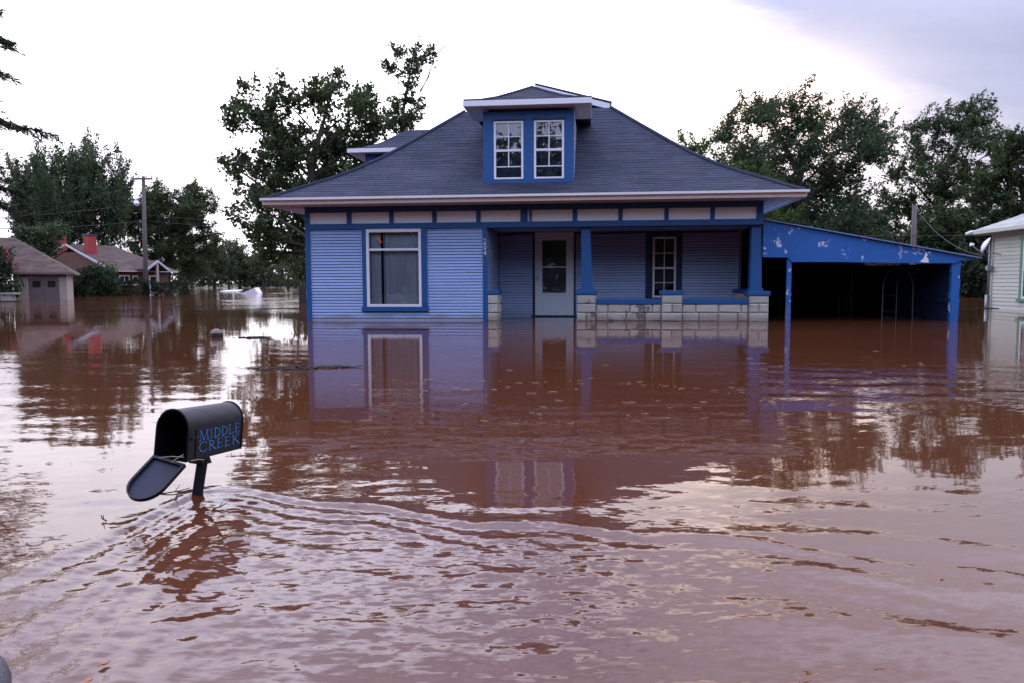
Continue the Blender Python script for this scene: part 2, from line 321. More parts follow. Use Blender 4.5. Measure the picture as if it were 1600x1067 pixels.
POST = (-1.262, 2.95)
def water():
    rng = np.random.default_rng(11)
    # rings are spaced as the eye sees them: even in 1/r close by, coarse far away
    r = np.concatenate([[0.02, .3, .6, .85], 1 / np.linspace(1 / 1.05, 1 / 42, 640), np.geomspace(46, 3500, 60)])
    half = math.radians(40)
    th = np.concatenate([np.linspace(-half, half, 620), np.linspace(half, 2 * math.pi - half, 60)[1:-1]])
    R, T = np.meshgrid(r, th, indexing='ij')
    x = R * np.sin(T); y = R * np.cos(T)
    dr = np.gradient(r)[:, None] * np.ones_like(R); dt = R * (2 * half / 620)
    h = np.zeros_like(x)
    # where the surface is choppy and where it lies slick
    def blob(cx, cy, sx, sy): return np.exp(-((x - cx) / sx) ** 2 - ((y - cy) / sy) ** 2)
    low = np.zeros_like(x)
    for k in range(14):
        a = rng.uniform(0, 2 * math.pi); lam = rng.uniform(1.2, 6); ph = rng.uniform(0, 6.28)
        low += np.sin((x * math.cos(a) * .6 + y * math.sin(a)) * 2 * math.pi / lam + ph)
    low = 1 / (1 + np.exp(-low / 2.2))
    slick = np.clip(1.0 * blob(-2.1, 4.3, 1.3, 1.6) + .8 * blob(-1.25, 5.6, .5, 2.0) + 1.0 * blob(2.1, 3.5, 1.2, .7) + .7 * blob(-4.4, 11.5, 2.2, 3), 0, 1)
    amp = (0.25 + 1.9 * low ** 2)
    amp = amp * (1 - .85 * slick)
    nearhouse = 1 / (1 + np.exp(-(y - 8.5) / .9))
    amp *= (1 - .70 * nearhouse)
    ang = x / np.maximum(y, .3)
    lee = np.exp(-((ang - .06) / .22) ** 4) * np.clip((y - 2.3) / .8, 0, 1)          # the house breaks the wind
    amp *= 1 - .72 * lee
    # travelling ripples, mostly running towards or away from the camera
    for k in range(64):
        lam = 0.11 * (6.5 ** rng.uniform(0, 1)); a = math.pi / 2 + rng.normal(0, .33); ph = rng.uniform(0, 6.28)
        kx, ky = math.cos(a) * 2 * math.pi / lam, math.sin(a) * 2 * math.pi / lam
        spc = np.abs(math.sin(a)) * dr + np.abs(math.cos(a)) * dt
        fade = np.clip((lam / spc - 2.2) / 3, 0, 1)
        # wandering phase so crests bend and break up
        wob = .8 * np.sin(x * 1.3 + y * .5 + k) + .7 * np.sin(y * .9 - x * .8 + 2.1 * k)
        env = .5 + .5 * np.sin(x * rng.uniform(.5, 1.7) + y * rng.uniform(.5, 1.7) + ph)
        slope = .0058
        h += slope * lam / 6.283 * np.sin(kx * x + ky * y + ph + wob) * fade * amp * env * 1.3
    # wake of the current round the mailbox post
    px, py = POST
    fd = np.array([.50, -.866]); nd_ = np.array([.866, .50])
    s = (x - px) * fd[0] + (y - py) * fd[1]; n = (x - px) * nd_[0] + (y - py) * nd_[1]
    al = np.where(n > 0, math.radians(40), math.radians(37))
    n2 = np.sqrt(n * n + .16 ** 2) - .08
    d = (s + .10) * np.sin(al) - n2 * np.cos(al)
    d = d + .035 * np.sin(n * 5 + 1.0) + .03 * np.sin(n * 11 + s * 3)
    q = np.sqrt(s * s + n * n)
    inside = 1 / (1 + np.exp(-d / .02))
    arm = np.exp(-q / 3.2)
    lam = .088 + .028 * q
    bow = np.exp(-(d / .045) ** 2) * .0055 * arm
    tr = np.cos(2 * math.pi * (d - .02) / lam) * np.exp(-np.clip(d, 0, 9) / .55) * inside * .0036 * np.where(n < 0, 1.7, 1.0) * arm * (.72 + .28 * np.sin(n * 2.6 + 1.3 * s))
    fadew = np.clip((lam / (dr + .3 * dt) - 2) / 3, 0, 1)
    h += (bow + tr) * fadew
    h += .004 * np.exp(-(q / .05) ** 2)
    # broken water inside the wake
    for k in range(46):
        lm = .03 * (5.0 ** rng.uniform(0, 1)); a = rng.uniform(0, 2 * math.pi) if k % 2 else math.pi / 2 + rng.normal(0, .5); ph = rng.uniform(0, 6.28)
        fade = np.clip((lm / (dr + dt) - 1.6) / 2, 0, 1)
        wob = .7 * np.sin(x * 3.1 + y * 2.2 + k) + .6 * np.sin(y * 4.3 - x * 2.7 + 1.7 * k)
        h += .0125 * lm / 6.283 * np.sin((x * math.cos(a) + y * math.sin(a)) * 2 * math.pi / lm + ph + wob) * fade * inside * (np.exp(-q / 1.0) * 1.1 + .25 * np.exp(-q / 2.5)) * (y < 6)
    # long swells in the right foreground, spreading from beside the camera
    q2 = np.hypot((x - .2) * .8, y - .1)
    wv = np.sin(2 * math.pi * q2 / .34 + 1.5 * np.sin(x * 1.4) + .8 * np.sin(y * 2.3)) * .0034 + np.sin(2 * math.pi * q2 / .17 + 1.2 * np.sin(x * 2.1 + y)) * .0007
    h += wv * np.clip((x - .15) / .8, 0, 1) * np.exp(-((q2 - 1.75) / .75) ** 2) * np.clip((.17 / dr - 2) / 3, 0, 1)
    h *= np.clip((60 - R) / 20, 0, 1)
    chop = np.clip(.12 + .75 * low ** 2, 0, 1) * (1 - .55 * lee) * .62 * (1 - .85 * slick) * (1 - .72 * nearhouse)
    chop = np.clip(chop + (.75 * inside * np.exp(-q / 2.2) + .25 * np.clip((2.9 - y) / .8, 0, 1) * (.4 + low)) * (y < 6), 0, 1.5)
    far = np.clip((y - 18) / 14, 0, 1)
    chop = np.maximum(chop, far * (.25 + .9 * low ** 2))
    nr, nt = x.shape
    co = np.empty((nr * nt, 3), np.float32); co[:, 0] = x.ravel(); co[:, 1] = y.ravel(); co[:, 2] = h.ravel()
    i, j = np.meshgrid(np.arange(nr - 1), np.arange(nt), indexing='ij'); j2 = (j + 1) % nt
    quads = np.stack([i * nt + j, (i + 1) * nt + j, (i + 1) * nt + j2, i * nt + j2], -1).reshape(-1, 4)[:, ::-1]
    me = bpy.data.meshes.new('water'); nf = len(quads)
    me.vertices.add(len(co)); me.vertices.foreach_set('co', co.ravel())
    me.loops.add(nf * 4); me.loops.foreach_set('vertex_index', np.ascontiguousarray(quads).ravel().astype(np.int32))
    me.polygons.add(nf); me.polygons.foreach_set('loop_start', np.arange(0, nf * 4, 4, dtype=np.int32))
    me.update(calc_edges=True); me.polygons.foreach_set('use_smooth', np.ones(nf, bool))
    at = me.attributes.new('chop', 'FLOAT', 'POINT'); at.data.foreach_set('value', chop.ravel().astype(np.float32))
    m = bpy.data.materials.new('flood_water'); m.use_nodes = True; t = m.node_tree; L = t.links; b = t.nodes['Principled BSDF']
    tcn = nd(t, 'ShaderNodeTexCoord'); geo = nd(t, 'ShaderNodeNewGeometry')
    ns = nd(t, 'ShaderNodeTexNoise'); ns.inputs['Scale'].default_value = .6; ns.inputs['Detail'].default_value = 5; L.new(tcn.outputs['Object'], ns.inputs['Vector'])
    c = mixc(t, ns.outputs['Fac'], (0.082, 0.028, 0.013), (0.104, 0.037, 0.018)); L.new(c, b.inputs['Base Color'])
    b.inputs['IOR'].default_value = 1.39; b.inputs['Specular IOR Level'].default_value = .5
    ch = nd(t, 'ShaderNodeAttribute', attribute_name='chop')
    L.new(mth(t, 'MULTIPLY_ADD', ch.outputs['Fac'], .055, .025), b.inputs['Roughness'])
    def slopes(scale, str_, sq):
        mp = nd(t, 'ShaderNodeMapping'); mp.inputs['Scale'].default_value = sq; L.new(tcn.outputs['Object'], mp.inputs['Vector'])
        nn = nd(t, 'ShaderNodeTexNoise'); nn.inputs['Scale'].default_value = scale; nn.inputs['Detail'].default_value = 3; nn.inputs['Roughness'].default_value = .5; nn.inputs['Distortion'].default_value = .4
        L.new(mp.outputs[0], nn.inputs['Vector'])
        sb = nd(t, 'ShaderNodeVectorMath', operation='SUBTRACT'); L.new(nn.outputs['Color'], sb.inputs[0]); sb.inputs[1].default_value = (.5, .5, .5)
        ml = nd(t, 'ShaderNodeVectorMath', operation='MULTIPLY'); L.new(sb.outputs[0], ml.inputs[0]); ml.inputs[1].default_value = (str_ * .45, str_, 0)
        return ml.outputs[0]
    s1 = slopes(30, .52, (.6, 1.5, 1)); s2 = slopes(13, .15, (.35, 1.5, 1)); s3 = slopes(.9, .030, (.35, 1.7, 1))
    ad = nd(t, 'ShaderNodeVectorMath', operation='ADD'); L.new(s1, ad.inputs[0]); L.new(s2, ad.inputs[1])
    ad3 = nd(t, 'ShaderNodeVectorMath', operation='ADD'); L.new(ad.outputs[0], ad3.inputs[0]); L.new(s3, ad3.inputs[1])
    sc = nd(t, 'ShaderNodeVectorMath', operation='SCALE'); L.new(ad3.outputs[0], sc.inputs[0]); L.new(ch.outputs['Fac'], sc.inputs['Scale'])
    a2 = nd(t, 'ShaderNodeVectorMath', operation='ADD'); L.new(geo.outputs['Normal'], a2.inputs[0]); L.new(sc.outputs[0], a2.inputs[1])
    nz = nd(t, 'ShaderNodeVectorMath', operation='NORMALIZE'); L.new(a2.outputs[0], nz.inputs[0]); L.new(nz.outputs[0], b.inputs['Normal'])
    me.materials.append(m)
    o = put('water', me); tag(o, 'red brown floodwater with ripples and a wake round the mailbox post', kind='structure')
water()

# ------------------------------------------------------------------ shingled slopes
def slope(g, base, o, ud, vd, length, prof, hipL, hipR, course=.14, w=.30, dmax=None, lift=.010):
    """o: eave start; ud along the eave, vd inwards (both horizontal units); prof: (inset, z). Fills g with shingles, base with the deck."""
    o = Vector(o); ud = Vector(ud); vd = Vector(vd); rnd = random.Random(int(o.x * 77 + o.y * 31 + length * 13) & 0xffff)
    D = [p[0] for p in prof]; S = [0]
    for i in range(1, len(prof)): S.append(S[-1] + math.hypot(prof[i][0] - prof[i - 1][0], prof[i][1] - prof[i - 1][1]))
    def at(s):
        for i in range(1, len(S)):
            if s <= S[i] + 1e-9:
                t = (s - S[i - 1]) / (S[i] - S[i - 1]); a, b = prof[i - 1], prof[i]
                return a[0] + (b[0] - a[0]) * t, a[1] + (b[1] - a[1]) * t
        return prof[-1]
    def P(x, d, z, n=0): return (o.x + ud.x * x + vd.x * d, o.y + ud.y * x + vd.y * d, z + n)
    rows = int(S[-1] / course)
    for i in range(len(prof) - 1):
        (d0, z0), (d1, z1) = prof[i], prof[i + 1]
        base.add([P(d0 * hipL, d0, z0), P(length - d0 * hipR, d0, z0), P(length - d1 * hipR, d1, z1), P(d1 * hipL, d1, z1)], [(0, 1, 2, 3)])
    for r in range(rows + 1):
        s0 = r * course; s1 = min(s0 + course * 1.15, S[-1])
        if s1 - s0 < .02: continue
        d0, z0 = at(s0); d1, z1 = at(s1); xl0, xr0 = d0 * hipL, length - d0 * hipR; xl1, xr1 = d1 * hipL, length - d1 * hipR
        x = xl0 - rnd.uniform(0, w); rowt = rnd.uniform(-.08, .08)
        tone = rnd.random()
        while x < xr0:
            x2 = x + w * rnd.uniform(.75, 1.25); a0, b0 = max(x, xl0), min(x2 - .006, xr0); a1, b1 = max(x, xl1), min(x2 - .006, xr1)
            tone = min(max(.2 * tone + .8 * rnd.random() + rowt, 0), 1)
            if rnd.random() < .06: tone = min(1, tone + .5)
            if b0 - a0 > .02 and b1 - a1 > -.02:
                b1 = max(b1, a1); hh = lift * rnd.uniform(.8, 1.3)
                g.add([P(a0, d0, z0, hh), P(b0, d0, z0, hh), P(b1, d1, z1, .003), P(a1, d1, z1, .003), P(a0, d0, z0, .001), P(b0, d0, z0, .001)],
                      [(0, 1, 2, 3), (4, 5, 1, 0)], tone)
            x = x2

# ------------------------------------------------------------------ the blue house (its own frame: x along the front, y inwards, z up from the water)
HX, HY, HYAW = -4.551, 16.706, -0.1051
W, DEP, PB = 9.81, 11.0, 2.08
house = thing('blue_house', 'blue and lavender clapboard house with hipped roof, dormers and porch standing in floodwater', 'house', (HX, HY, 0), HYAW)

def boards(parent, x0, x1, z0, z1, y, m, pitch=.0655, axis='x', skip=None, name='siding_board'):
    """lapped boards, each one an object; alike lengths share a mesh. The board face leans out at the bottom."""
    cache = {}
    z = z0; rn = random.Random(int((x0 + 9) * 100 + z0 * 7))
    queue = []
    while z < z1 - .01:
        hgt = min(pitch, z1 - z)
        if axis == 'x' and x1 - x0 > .7 and rn.random() < .30:      # some courses are pieced from two boards
            xm = round(x0 + (x1 - x0) * rn.choice((.3, .42, .58, .7)), 3); queue += [(x0, xm - .0015, z, hgt), (xm + .0015, x1, z, hgt)]
        else: queue.append((x0, x1, z, hgt))
        z += pitch
    for x0, x1, z, hgt in queue:
        key = (round(x1 - x0, 3), round(hgt, 3))
        if key not in cache:
            l = x1 - x0; g = G()
            lap = .022
            vs = [(0, -lap, 0), (l, -lap, 0), (l, -.002, hgt - .010), (0, -.002, hgt - .010), (0, .004, 0), (l, .004, 0), (l, .004, hgt - .010), (0, .004, hgt - .010)]
            g.add(vs, [(0, 1, 2, 3), (4, 7, 6, 5), (0, 4, 5, 1), (3, 2, 6, 7), (0, 3, 7, 4), (1, 5, 6, 2)])
            cache[key] = g.mesh(name, m)
        rz = 0 if axis == 'x' else axis
        loc = (x0, y + rn.uniform(-.0012, .0012), z + rn.uniform(-.0018, .0018)) if axis == 'x' else (y, x0, z)
        put(name, cache[key], parent, loc, (0, 0, rz) if axis != 'x' else None)

# walls (cores sit behind their boards)
fw = part('front_wall', G().box(.03, 1.33, .036, .14, -.9, 2.5).box(2.69, 4.04, .036, .14, -.9, 2.5).box(1.33, 2.69, .036, .14, -.9, .24).box(1.33, 2.69, .036, .14, 1.98, 2.5), LAPD, house)
boards(fw, .105, 1.287, .195, 2.0, .02, LAV); boards(fw, 2.727, 3.951, .195, 2.0, .02, LAV); boards(fw, .105, 3.951, -.067, .19, .02, LAV)
part('side_wall', G().box(.0, .12, .145, DEP, -.9, 2.56).box(W - .12, W, PB + .16, DEP, -.9, 2.56).box(.125, W - .125, DEP - .12, DEP, -.9, 2.56), LAV, house)
pw = part('porch_wall', G().box(4.05, 4.90, PB + .016, PB + .14, -.9, 2.02).box(5.87, 7.62, PB + .016, PB + .14, -.9, 2.02).box(8.37, 9.72, PB + .016, PB + .14, -.9, 2.02).box(4.9, 5.87, PB, PB + .14, 2.03, 2.1).box(7.62, 8.37, PB, PB + .14, 1.95, 2.05).box(7.62, 8.37, PB + .016, PB + .14, -.9, .42), LAPD, house)
boards(pw, 4.06, 4.87, -.067, 1.99, PB, LAVP); boards(pw, 5.903, 7.561, -.067, 1.99, PB, LAVP); boards(pw, 8.419, 9.72, -.067, 1.99, PB, LAVP); boards(pw, 7.561, 8.419, -.067, .40, PB, LAVP)
ps = part('porch_side_wall', G().box(3.93, 4.020, .145, PB + .14, -.9, 2.02), LAVP, house)
boards(ps, .07, PB - .02, -.067, 1.99, 4.035, LAVP, axis=math.pi / 2)
part('porch_ceiling', G().box(4.04, W - .02, .16, PB, 2.03, 2.07), LAVP, house)
part('porch_floor', G().box(4.04, W, .1, PB, -.16, -.04), SOFF, house)
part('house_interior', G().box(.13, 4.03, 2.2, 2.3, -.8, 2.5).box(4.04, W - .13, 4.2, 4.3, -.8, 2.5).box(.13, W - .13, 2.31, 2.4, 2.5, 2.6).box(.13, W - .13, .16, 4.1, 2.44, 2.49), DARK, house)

for x0, x1, lab in ((-.0, .105, 0), (3.951, 4.047, 0)):
    box('corner_board', (x0, x1, -.022, .018, -.9, 1.998), NAVY, house)
box('eave_board', (0, W, -.015, .06, 2.368, 2.53), NAVY, house)
box('frieze_beam', (0, W, -.028, .07, 2.0, 2.122), NAVY, house)
box('porch_beam', (4.05, W, .072, .15, 1.985, 2.45), NAVYD, house)
pan = [.105, .95, 1.055, 1.90, 1.996, 2.85, 2.947, 3.815, 3.908, 4.768, 4.918, 5.02 - .055, 5.01, 5.881, 5.978, 6.838, 6.931, 7.793, 7.885, 8.737, 8.828, 9.669]
pm = {}
for i in range(0, len(pan), 2):
    x0, x1 = pan[i], pan[i + 1]
    part('frieze_panel', G().box(x0, x1, .012, .05, 2.124, 2.366), PANEL, house)
bt = [(.0, .105)] + [(pan[i + 1], pan[i + 2]) for i in range(0, len(pan) - 2, 2)] + [(9.669, W)]
for x0, x1 in bt: box('frieze_batten', (x0, x1, -.018, .05, 2.124, 2.366), NAVY, house)

# picture window
pic = thing('picture_window', None, None); pic.parent = house
g = G().box(1.285, 1.381, -.03, .03, .304, 1.998).box(2.607, 2.729, -.03, .03, .304, 1.998).box(1.26, 2.75, -.05, .03, .206, .302)
part('casing', g, NAVY, pic, bevel=.004)
g = G().box(1.383, 1.446, -.045, .03, .306, 1.996).box(2.545, 2.605, -.045, .03, .306, 1.996).box(1.448, 2.543, -.045, .03, .306, .366).box(1.448, 2.543, -.045, .03, 1.926, 1.996).box(1.448, 2.543, -.042, .03, 1.528, 1.578)
part('frame', g, WHITE, pic, bevel=.004)
part('pane', G().box(1.447, 2.544, -.004, .002, .367, 1.527), GLASS, pic)
part('pane', G().box(1.447, 2.544, -.012, -.006, 1.579, 1.925), GLASS, pic)
def curtain(x0, x1, z0, z1, y, n, a):
    g = G(); vs = []; k = n * 8
    for i in range(k + 1):
        t = i / k; x = x0 + (x1 - x0) * t; yy = y + a * math.sin(t * n * 6.283) * (.6 + .4 * math.sin(t * 17)) + .4 * a * math.sin(t * n * 14 + 1)
        vs += [(x, yy, z0), (x, yy * 1.0 - .002, z1)]
    g.add(vs, [(2 * i, 2 * i + 2, 2 * i + 3, 2 * i + 1) for i in range(k)]); return g
part('curtain', curtain(1.38, 1.66, .3, 1.98, .12, 3, .016), CURT, pic, smooth=True)
part('curtain', curtain(1.76, 2.66, .3, 1.98, .13, 6, .020), CURT, pic, smooth=True)
part('curtain_stile', G().box(1.665, 1.675, .10, .12, .3, 1.98).box(1.735, 1.75, .10, .12, .3, 1.98), WHITE, pic)
ORANGE = mat('orange_sticker', (0.80, 0.09, 0.02), .6, .05)
part('sticker', G().prism([(1.615, -.016, 1.83), (1.65, -.016, 1.845), (1.685, -.016, 1.78), (1.735, -.016, 1.72), (1.725, -.016, 1.695), (1.685, -.016, 1.70), (1.655, -.016, 1.75)], (0, .003, 0)), ORANGE, pic)['label'] = 'small torn orange sticker on the upper pane'

# house number 2 0 4, one digit under the other
num = thing('house_number', None, None); num.parent = house
def strokes(segs, w, y0, th, sx=1, sz=1):
    g = G()
    for pts in segs:
        for (a, b), (c, d) in zip(pts[:-1], pts[1:]):
            v = Vector((c - a, 0, d - b)); n = Vector((-v.z, 0, v.x)).normalized() * w / 2; e = v.normalized() * w * .3
            A = Vector((a, y0, b)) - e; B = Vector((c, y0, d)) + e
            g.prism([A - n, B - n, B + n, A + n], (0, th, 0))
    return g
def arc(cx, cz, rx, rz, a0, a1, n=10): return [(cx + rx * math.cos(math.radians(a0 + (a1 - a0) * i / n)), cz + rz * math.sin(math.radians(a0 + (a1 - a0) * i / n))) for i in range(n + 1)]
two = [arc(.026, .080, .024, .026, 160, -30) + [(.004, .0)], [(.004, .004), (.052, .004)]]
zero = [arc(.028, .052, .024, .05, 0, 360, 18)]
four = [[(.04, 0), (.04, .104), (.002, .034), (.056, .034)]]
for s_, z in ((two, 1.655), (zero, 1.535), (four, 1.415)):
    part('digit', strokes(s_, .014, -.030, .007), WHITE, num, loc=(3.972, 0, z))

# front door
dr = thing('storm_door', None, None); dr.parent = house
y0 = PB - .03
part('door_casing', G().box(4.87, 4.924, y0 - .01, PB + .1, -.1, 2.06).box(5.861, 5.905, y0 - .01, PB + .1, -.1, 2.06).box(4.926, 5.859, y0 - .01, PB + .1, 2.026, 2.06), NAVYD, dr, bevel=.004)
g = G().box(4.926, 5.10, y0, y0 + .035, .03, 2.024).box(5.68, 5.859, y0, y0 + .035, .03, 2.024).box(5.102, 5.678, y0, y0 + .035, .03, .57).box(5.102, 5.678, y0, y0 + .035, 1.83, 2.024).box(5.102, 5.678, y0 - .004, y0 + .03, 1.178, 1.206)
part('door_leaf', g, DOORW, dr, bevel=.005)
part('moulding', G().box(5.085, 5.103, y0 - .012, y0 - .001, .552, 1.848).box(5.677, 5.695, y0 - .012, y0 - .001, .552, 1.848).box(5.104, 5.676, y0 - .012, y0 - .001, .552, .570).box(5.104, 5.676, y0 - .012, y0 - .001, 1.83, 1.848), DOORW, dr)
part('pane', G().box(5.103, 5.677, y0 + .012, y0 + .016, .571, 1.177), GLASS, dr)
part('pane', G().box(5.103, 5.677, y0 + .012, y0 + .016, 1.207, 1.829), GLASS, dr)
part('screen', G().box(5.103, 5.677, y0 + .05, y0 + .055, .571, 1.829), mat('door_backing', (.10, .10, .105), .8, .1), dr)
part('handle', G().tube([(4.985, y0 - .002, .98), (4.985, y0 - .045, .98), (4.985, y0 - .045, .88), (4.985, y0 - .002, .88)], .009, 8), BLACKM, dr)
part('threshold', G().box(4.84, 5.93, y0 - .10, PB + .05, -.05, .028), NAVYD, dr)

# porch window
pwn = thing('porch_window', None, None); pwn.parent = house
part('casing', G().box(7.561, 7.725, PB - .035, PB + .01, .40, 2.03).box(8.275, 8.419, PB - .035, PB + .01, .40, 2.03).box(7.727, 8.273, PB - .035, PB + .01, 1.89, 2.03), NAVYD, pwn, bevel=.004)
g = G().box(7.727, 7.775, PB - .05, PB + .02, .45, 1.888).box(8.227, 8.273, PB - .05, PB + .02, .45, 1.888).box(7.777, 8.225, PB - .05, PB + .02, .45, .50).box(7.777, 8.225, PB - .05, PB + .02, 1.84, 1.888).box(7.777, 8.225, PB - .05, PB + .02, 1.13, 1.175)
part('frame', g, WHITE, pwn, bevel=.004)
part('muntin', G().box(7.992, 8.010, PB - .035, PB - .005, 1.176, 1.839).box(7.777, 8.225, PB - .034, PB - .006, 1.495, 1.512).box(7.992, 8.010, PB - .035, PB - .005, .501, 1.129).box(7.777, 8.225, PB - .034, PB - .006, .80, .817), WHITE, pwn)
part('pane', G().box(7.776, 8.226, PB - .003, PB + .001, .501, 1.129), GLASS, pwn)
part('pane', G().box(7.776, 8.226, PB - .003, PB + .001, 1.176, 1.839), GLASS, pwn)
part('blind', G().add([(7.76, PB + .06, .62), (8.24, PB + .06, .74), (8.24, PB + .06, 1.85), (7.76, PB + .06, 1.85)], [(0, 1, 2, 3)]), mat('window_blind', (.07, .07, .08), .8, .15, 6), pwn)

# stone piers, parapets, tapered columns
def block_mesh(w, h, d, m, seed):
    """rock faced block: pitched face with a drafted margin"""
    r = random.Random(seed); c = .022; b = .028
    v = [(0, 0, 0), (w, 0, 0), (w, 0, h), (0, 0, h), (0, d, 0), (w, d, 0), (w, d, h), (0, d, h)]
    f = [(c, c), (w - c, c), (w - c, h - c), (c, h - c)]
    v += [(x + r.uniform(-.006, .006), -b + r.uniform(-.008, .008), z + r.uniform(-.006, .006)) for x, z in f]
    fs = [(0, 1, 9, 8), (1, 2, 10, 9), (2, 3, 11, 10), (3, 0, 8, 11), (8, 9, 10, 11), (1, 5, 6, 2), (0, 3, 7, 4), (3, 2, 6, 7), (0, 4, 5, 1)]
    return G().add(v, fs).mesh('stone_block', m)
BM = {}
def block(parent, x, y, z, w, h, d, m=None, rz=0):
    m = m or STONE; k = (round(w, 2), round(h, 2), round(d, 2), m.name, RND.randrange(3))
    if k not in BM: BM[k] = block_mesh(w, h, d, m, len(BM) + 3)
    put('stone_block', BM[k], parent, (x, y, z), (0, 0, rz))
rows = [(-.20, .185, 1), (-.01, .175, 2), (.170, .185, 1), (.360, .195, 2)]
def pier(x0, x1, y0_, y1_, top, m=None, cap=True, kinds=(1, 1, 2, 1)):
    p = part('stone_pier', G().box(x0 + .012, x1 - .012, y0_ + .012, y1_ - .012, -.9, top), MORT, house)
    wd = x1 - x0; zs = [-.20, -.012, .178, .368]; ht = top - .368
    hs = [.183, .185, .185, ht - .004]
    for z, h, kk in zip(zs, hs, kinds):
        if kk == 1 or wd < .3: block(p, x0, y0_, z, wd, h, .1, m)
        else: block(p, x0, y0_, z, wd / 2 - .005, h, .1, m); block(p, x0 + wd / 2 + .005, y0_, z, wd / 2 - .005, h, .1, m)
        dd = y1_ - y0_ - .11
        block(p, x1, y0_ + .11, z, dd, h, .08, m, math.pi / 2)
    if cap: box('pier_cap', (x0 - .035, x1 + .03, y0_ - .035, y1_ + .03, top + .001, top + .098), NAVY, p, bevel=.012)
    return p
pier(4.05, 4.284, -.0, .36, .566, kinds=(1, 1, 1, 1))
pier(5.976, 6.375, -.0, .38, .560, STONEW, kinds=(1, 2, 1, 1)); pier(7.768, 8.186, -.0, .38, .55, kinds=(1, 1, 2, 1)); pier(9.564, 9.955, -.0, .38, .53, kinds=(1, 1, 2, 1))
pier(9.62, 9.97, PB - .1, PB + .2, .56, kinds=(1, 1, 1, 1))
def parapet(x0, x1, m, seed):
    p = part('porch_parapet', G().box(x0 + .002, x1 - .002, .07, .30, -.9, .354), MORT, house); r = random.Random(seed)
    for j, (z, h) in enumerate(((-.20, .183), (-.012, .183), (.176, .178))):
        x = x0 + .004; first = True
        while x < x1 - .03:
            w_ = .40 if j % 2 else .47
            if first: w_ *= (.55, .9, .62)[(j + seed) % 3]; first = False
            w_ = min(w_, x1 - .004 - x)
            if w_ > .06: block(p, x, .062, z, w_ - .008, h, .1, m)
            x += w_
    box('parapet_cap', (x0 + .001, x1 - .001, .02, .34, .356, .468), NAVY, p, bevel=.010)
parapet(6.375, 7.768, STONEW, 1); parapet(8.186, 9.564, STONE, 0)
def column(x0, x1, t0, t1, zb):
    c = part('porch_column', G().taper((x0, x1, .07, .07 + x1 - x0, zb), (t0, t1, .09, .09 + t1 - t0, 1.95)), NAVY, house, bevel=.006)
    box('column_base', (x0 - .03, x1 + .03, .04, .10 + x1 - x0, zb - .002, zb + .045), NAVY, c)
    box('column_capital', (t0 - .025, t1 + .025, .066, .115 + t1 - t0, 1.951, 1.984), NAVY, c)
column(6.074, 6.313, 6.06, 6.255, .660); column(9.588, 9.827, 9.60, 9.80, .632)

# roof
EO = .65; Z0 = 2.605
prof = [(0, Z0), (.35, 2.775), (.65, 2.935), (1.05, 3.13), (1.5, 3.385), (1.95, 3.69), (2.4, 4.04), (3.1, 4.62), (3.72, 5.14)]
LX, LY = W + 2 * EO, DEP + 2 * EO
deck = G(); sh = G()
slope(sh, deck, (-EO, -EO, 0), (1, 0, 0), (0, 1, 0), LX, prof, 1, 1)
slope(sh, deck, (-EO, DEP + EO, 0), (0, -1, 0), (1, 0, 0), LY, prof, 1, 1)
slope(sh, deck, (W + EO, -EO, 0), (0, 1, 0), (-1, 0, 0), LY, prof, 1, 1)
slope(sh, deck, (W + EO, DEP + EO, 0), (-1, 0, 0), (0, -1, 0), LX, prof, 1, 1, course=.3, w=.6)
e = 3.72 - EO; deck.add([(e, e, 5.142), (W - e, e, 5.142), (W - e, DEP - e, 5.142), (e, DEP - e, 5.142)], [(0, 1, 2, 3)])
roof = part('roof', deck, SHING, house)
so = part('shingles', sh, SHING, roof); so['kind'] = 'stuff'
for sx_, xx in ((1, -EO), (-1, W + EO)):
    pts = [(xx + sx_ * d, -EO + d, z + .012) for d, z in prof]
    hp = part('hip_cap', G().tube(pts, .045, 6), SHING, roof)
x0, x1 = -EO, W + EO
def eave(name, z0, z1, t, m, xl, xr, inset=0):
    g = G(); a = inset
    g.box(xl, xr, -EO + a - t, -EO + a, z0, z1)
    g.box(x0 + a - t, x0 + a, -EO + a + .001, DEP + EO, z0, z1).box(x1 - a, x1 - a + t, -EO + a + .001, DEP + EO, z0, z1)
    return part(name, g, m, house, bevel=.003)
eave('fascia', 2.485, 2.575, .03, FASC, x0, x1 - .0)
g = G().prism([(x0 - .04, -EO - .032, 2.622), (x0 - .04, -EO - .11, 2.622), (x0 - .04, -EO - .105, 2.575), (x0 - .04, -EO - .07, 2.566), (x0 - .04, -EO - .032, 2.566)], (x1 - x0 + .10, 0, 0))
part('gutter', g, GUTT, house)
g = G()
g.box(x0 + .01, x1 - .01, -EO + .005, -.03, 2.50, 2.51).box(x0 + .01, -.03, -.028, DEP + .5, 2.50, 2.51).box(W + .03, x1 - .01, -.028, DEP + .5, 2.50, 2.51)
sf = part('soffit', g, SOFF, house)
for i in range(3):
    yy = -EO + .16 + .17 * i
    box('soffit_board', (x0 + .03, x1 - .03, yy - .075, yy + .075, 2.488, 2.499), SOFF, sf, bevel=.003)
for i in range(3):
    for xx in (x0 + .12 + .19 * i, x1 - .12 - .19 * i):
        box('soffit_board', (xx - .085, xx + .085, -.02, DEP + .4, 2.487, 2.4985), SOFF, sf, bevel=.003)

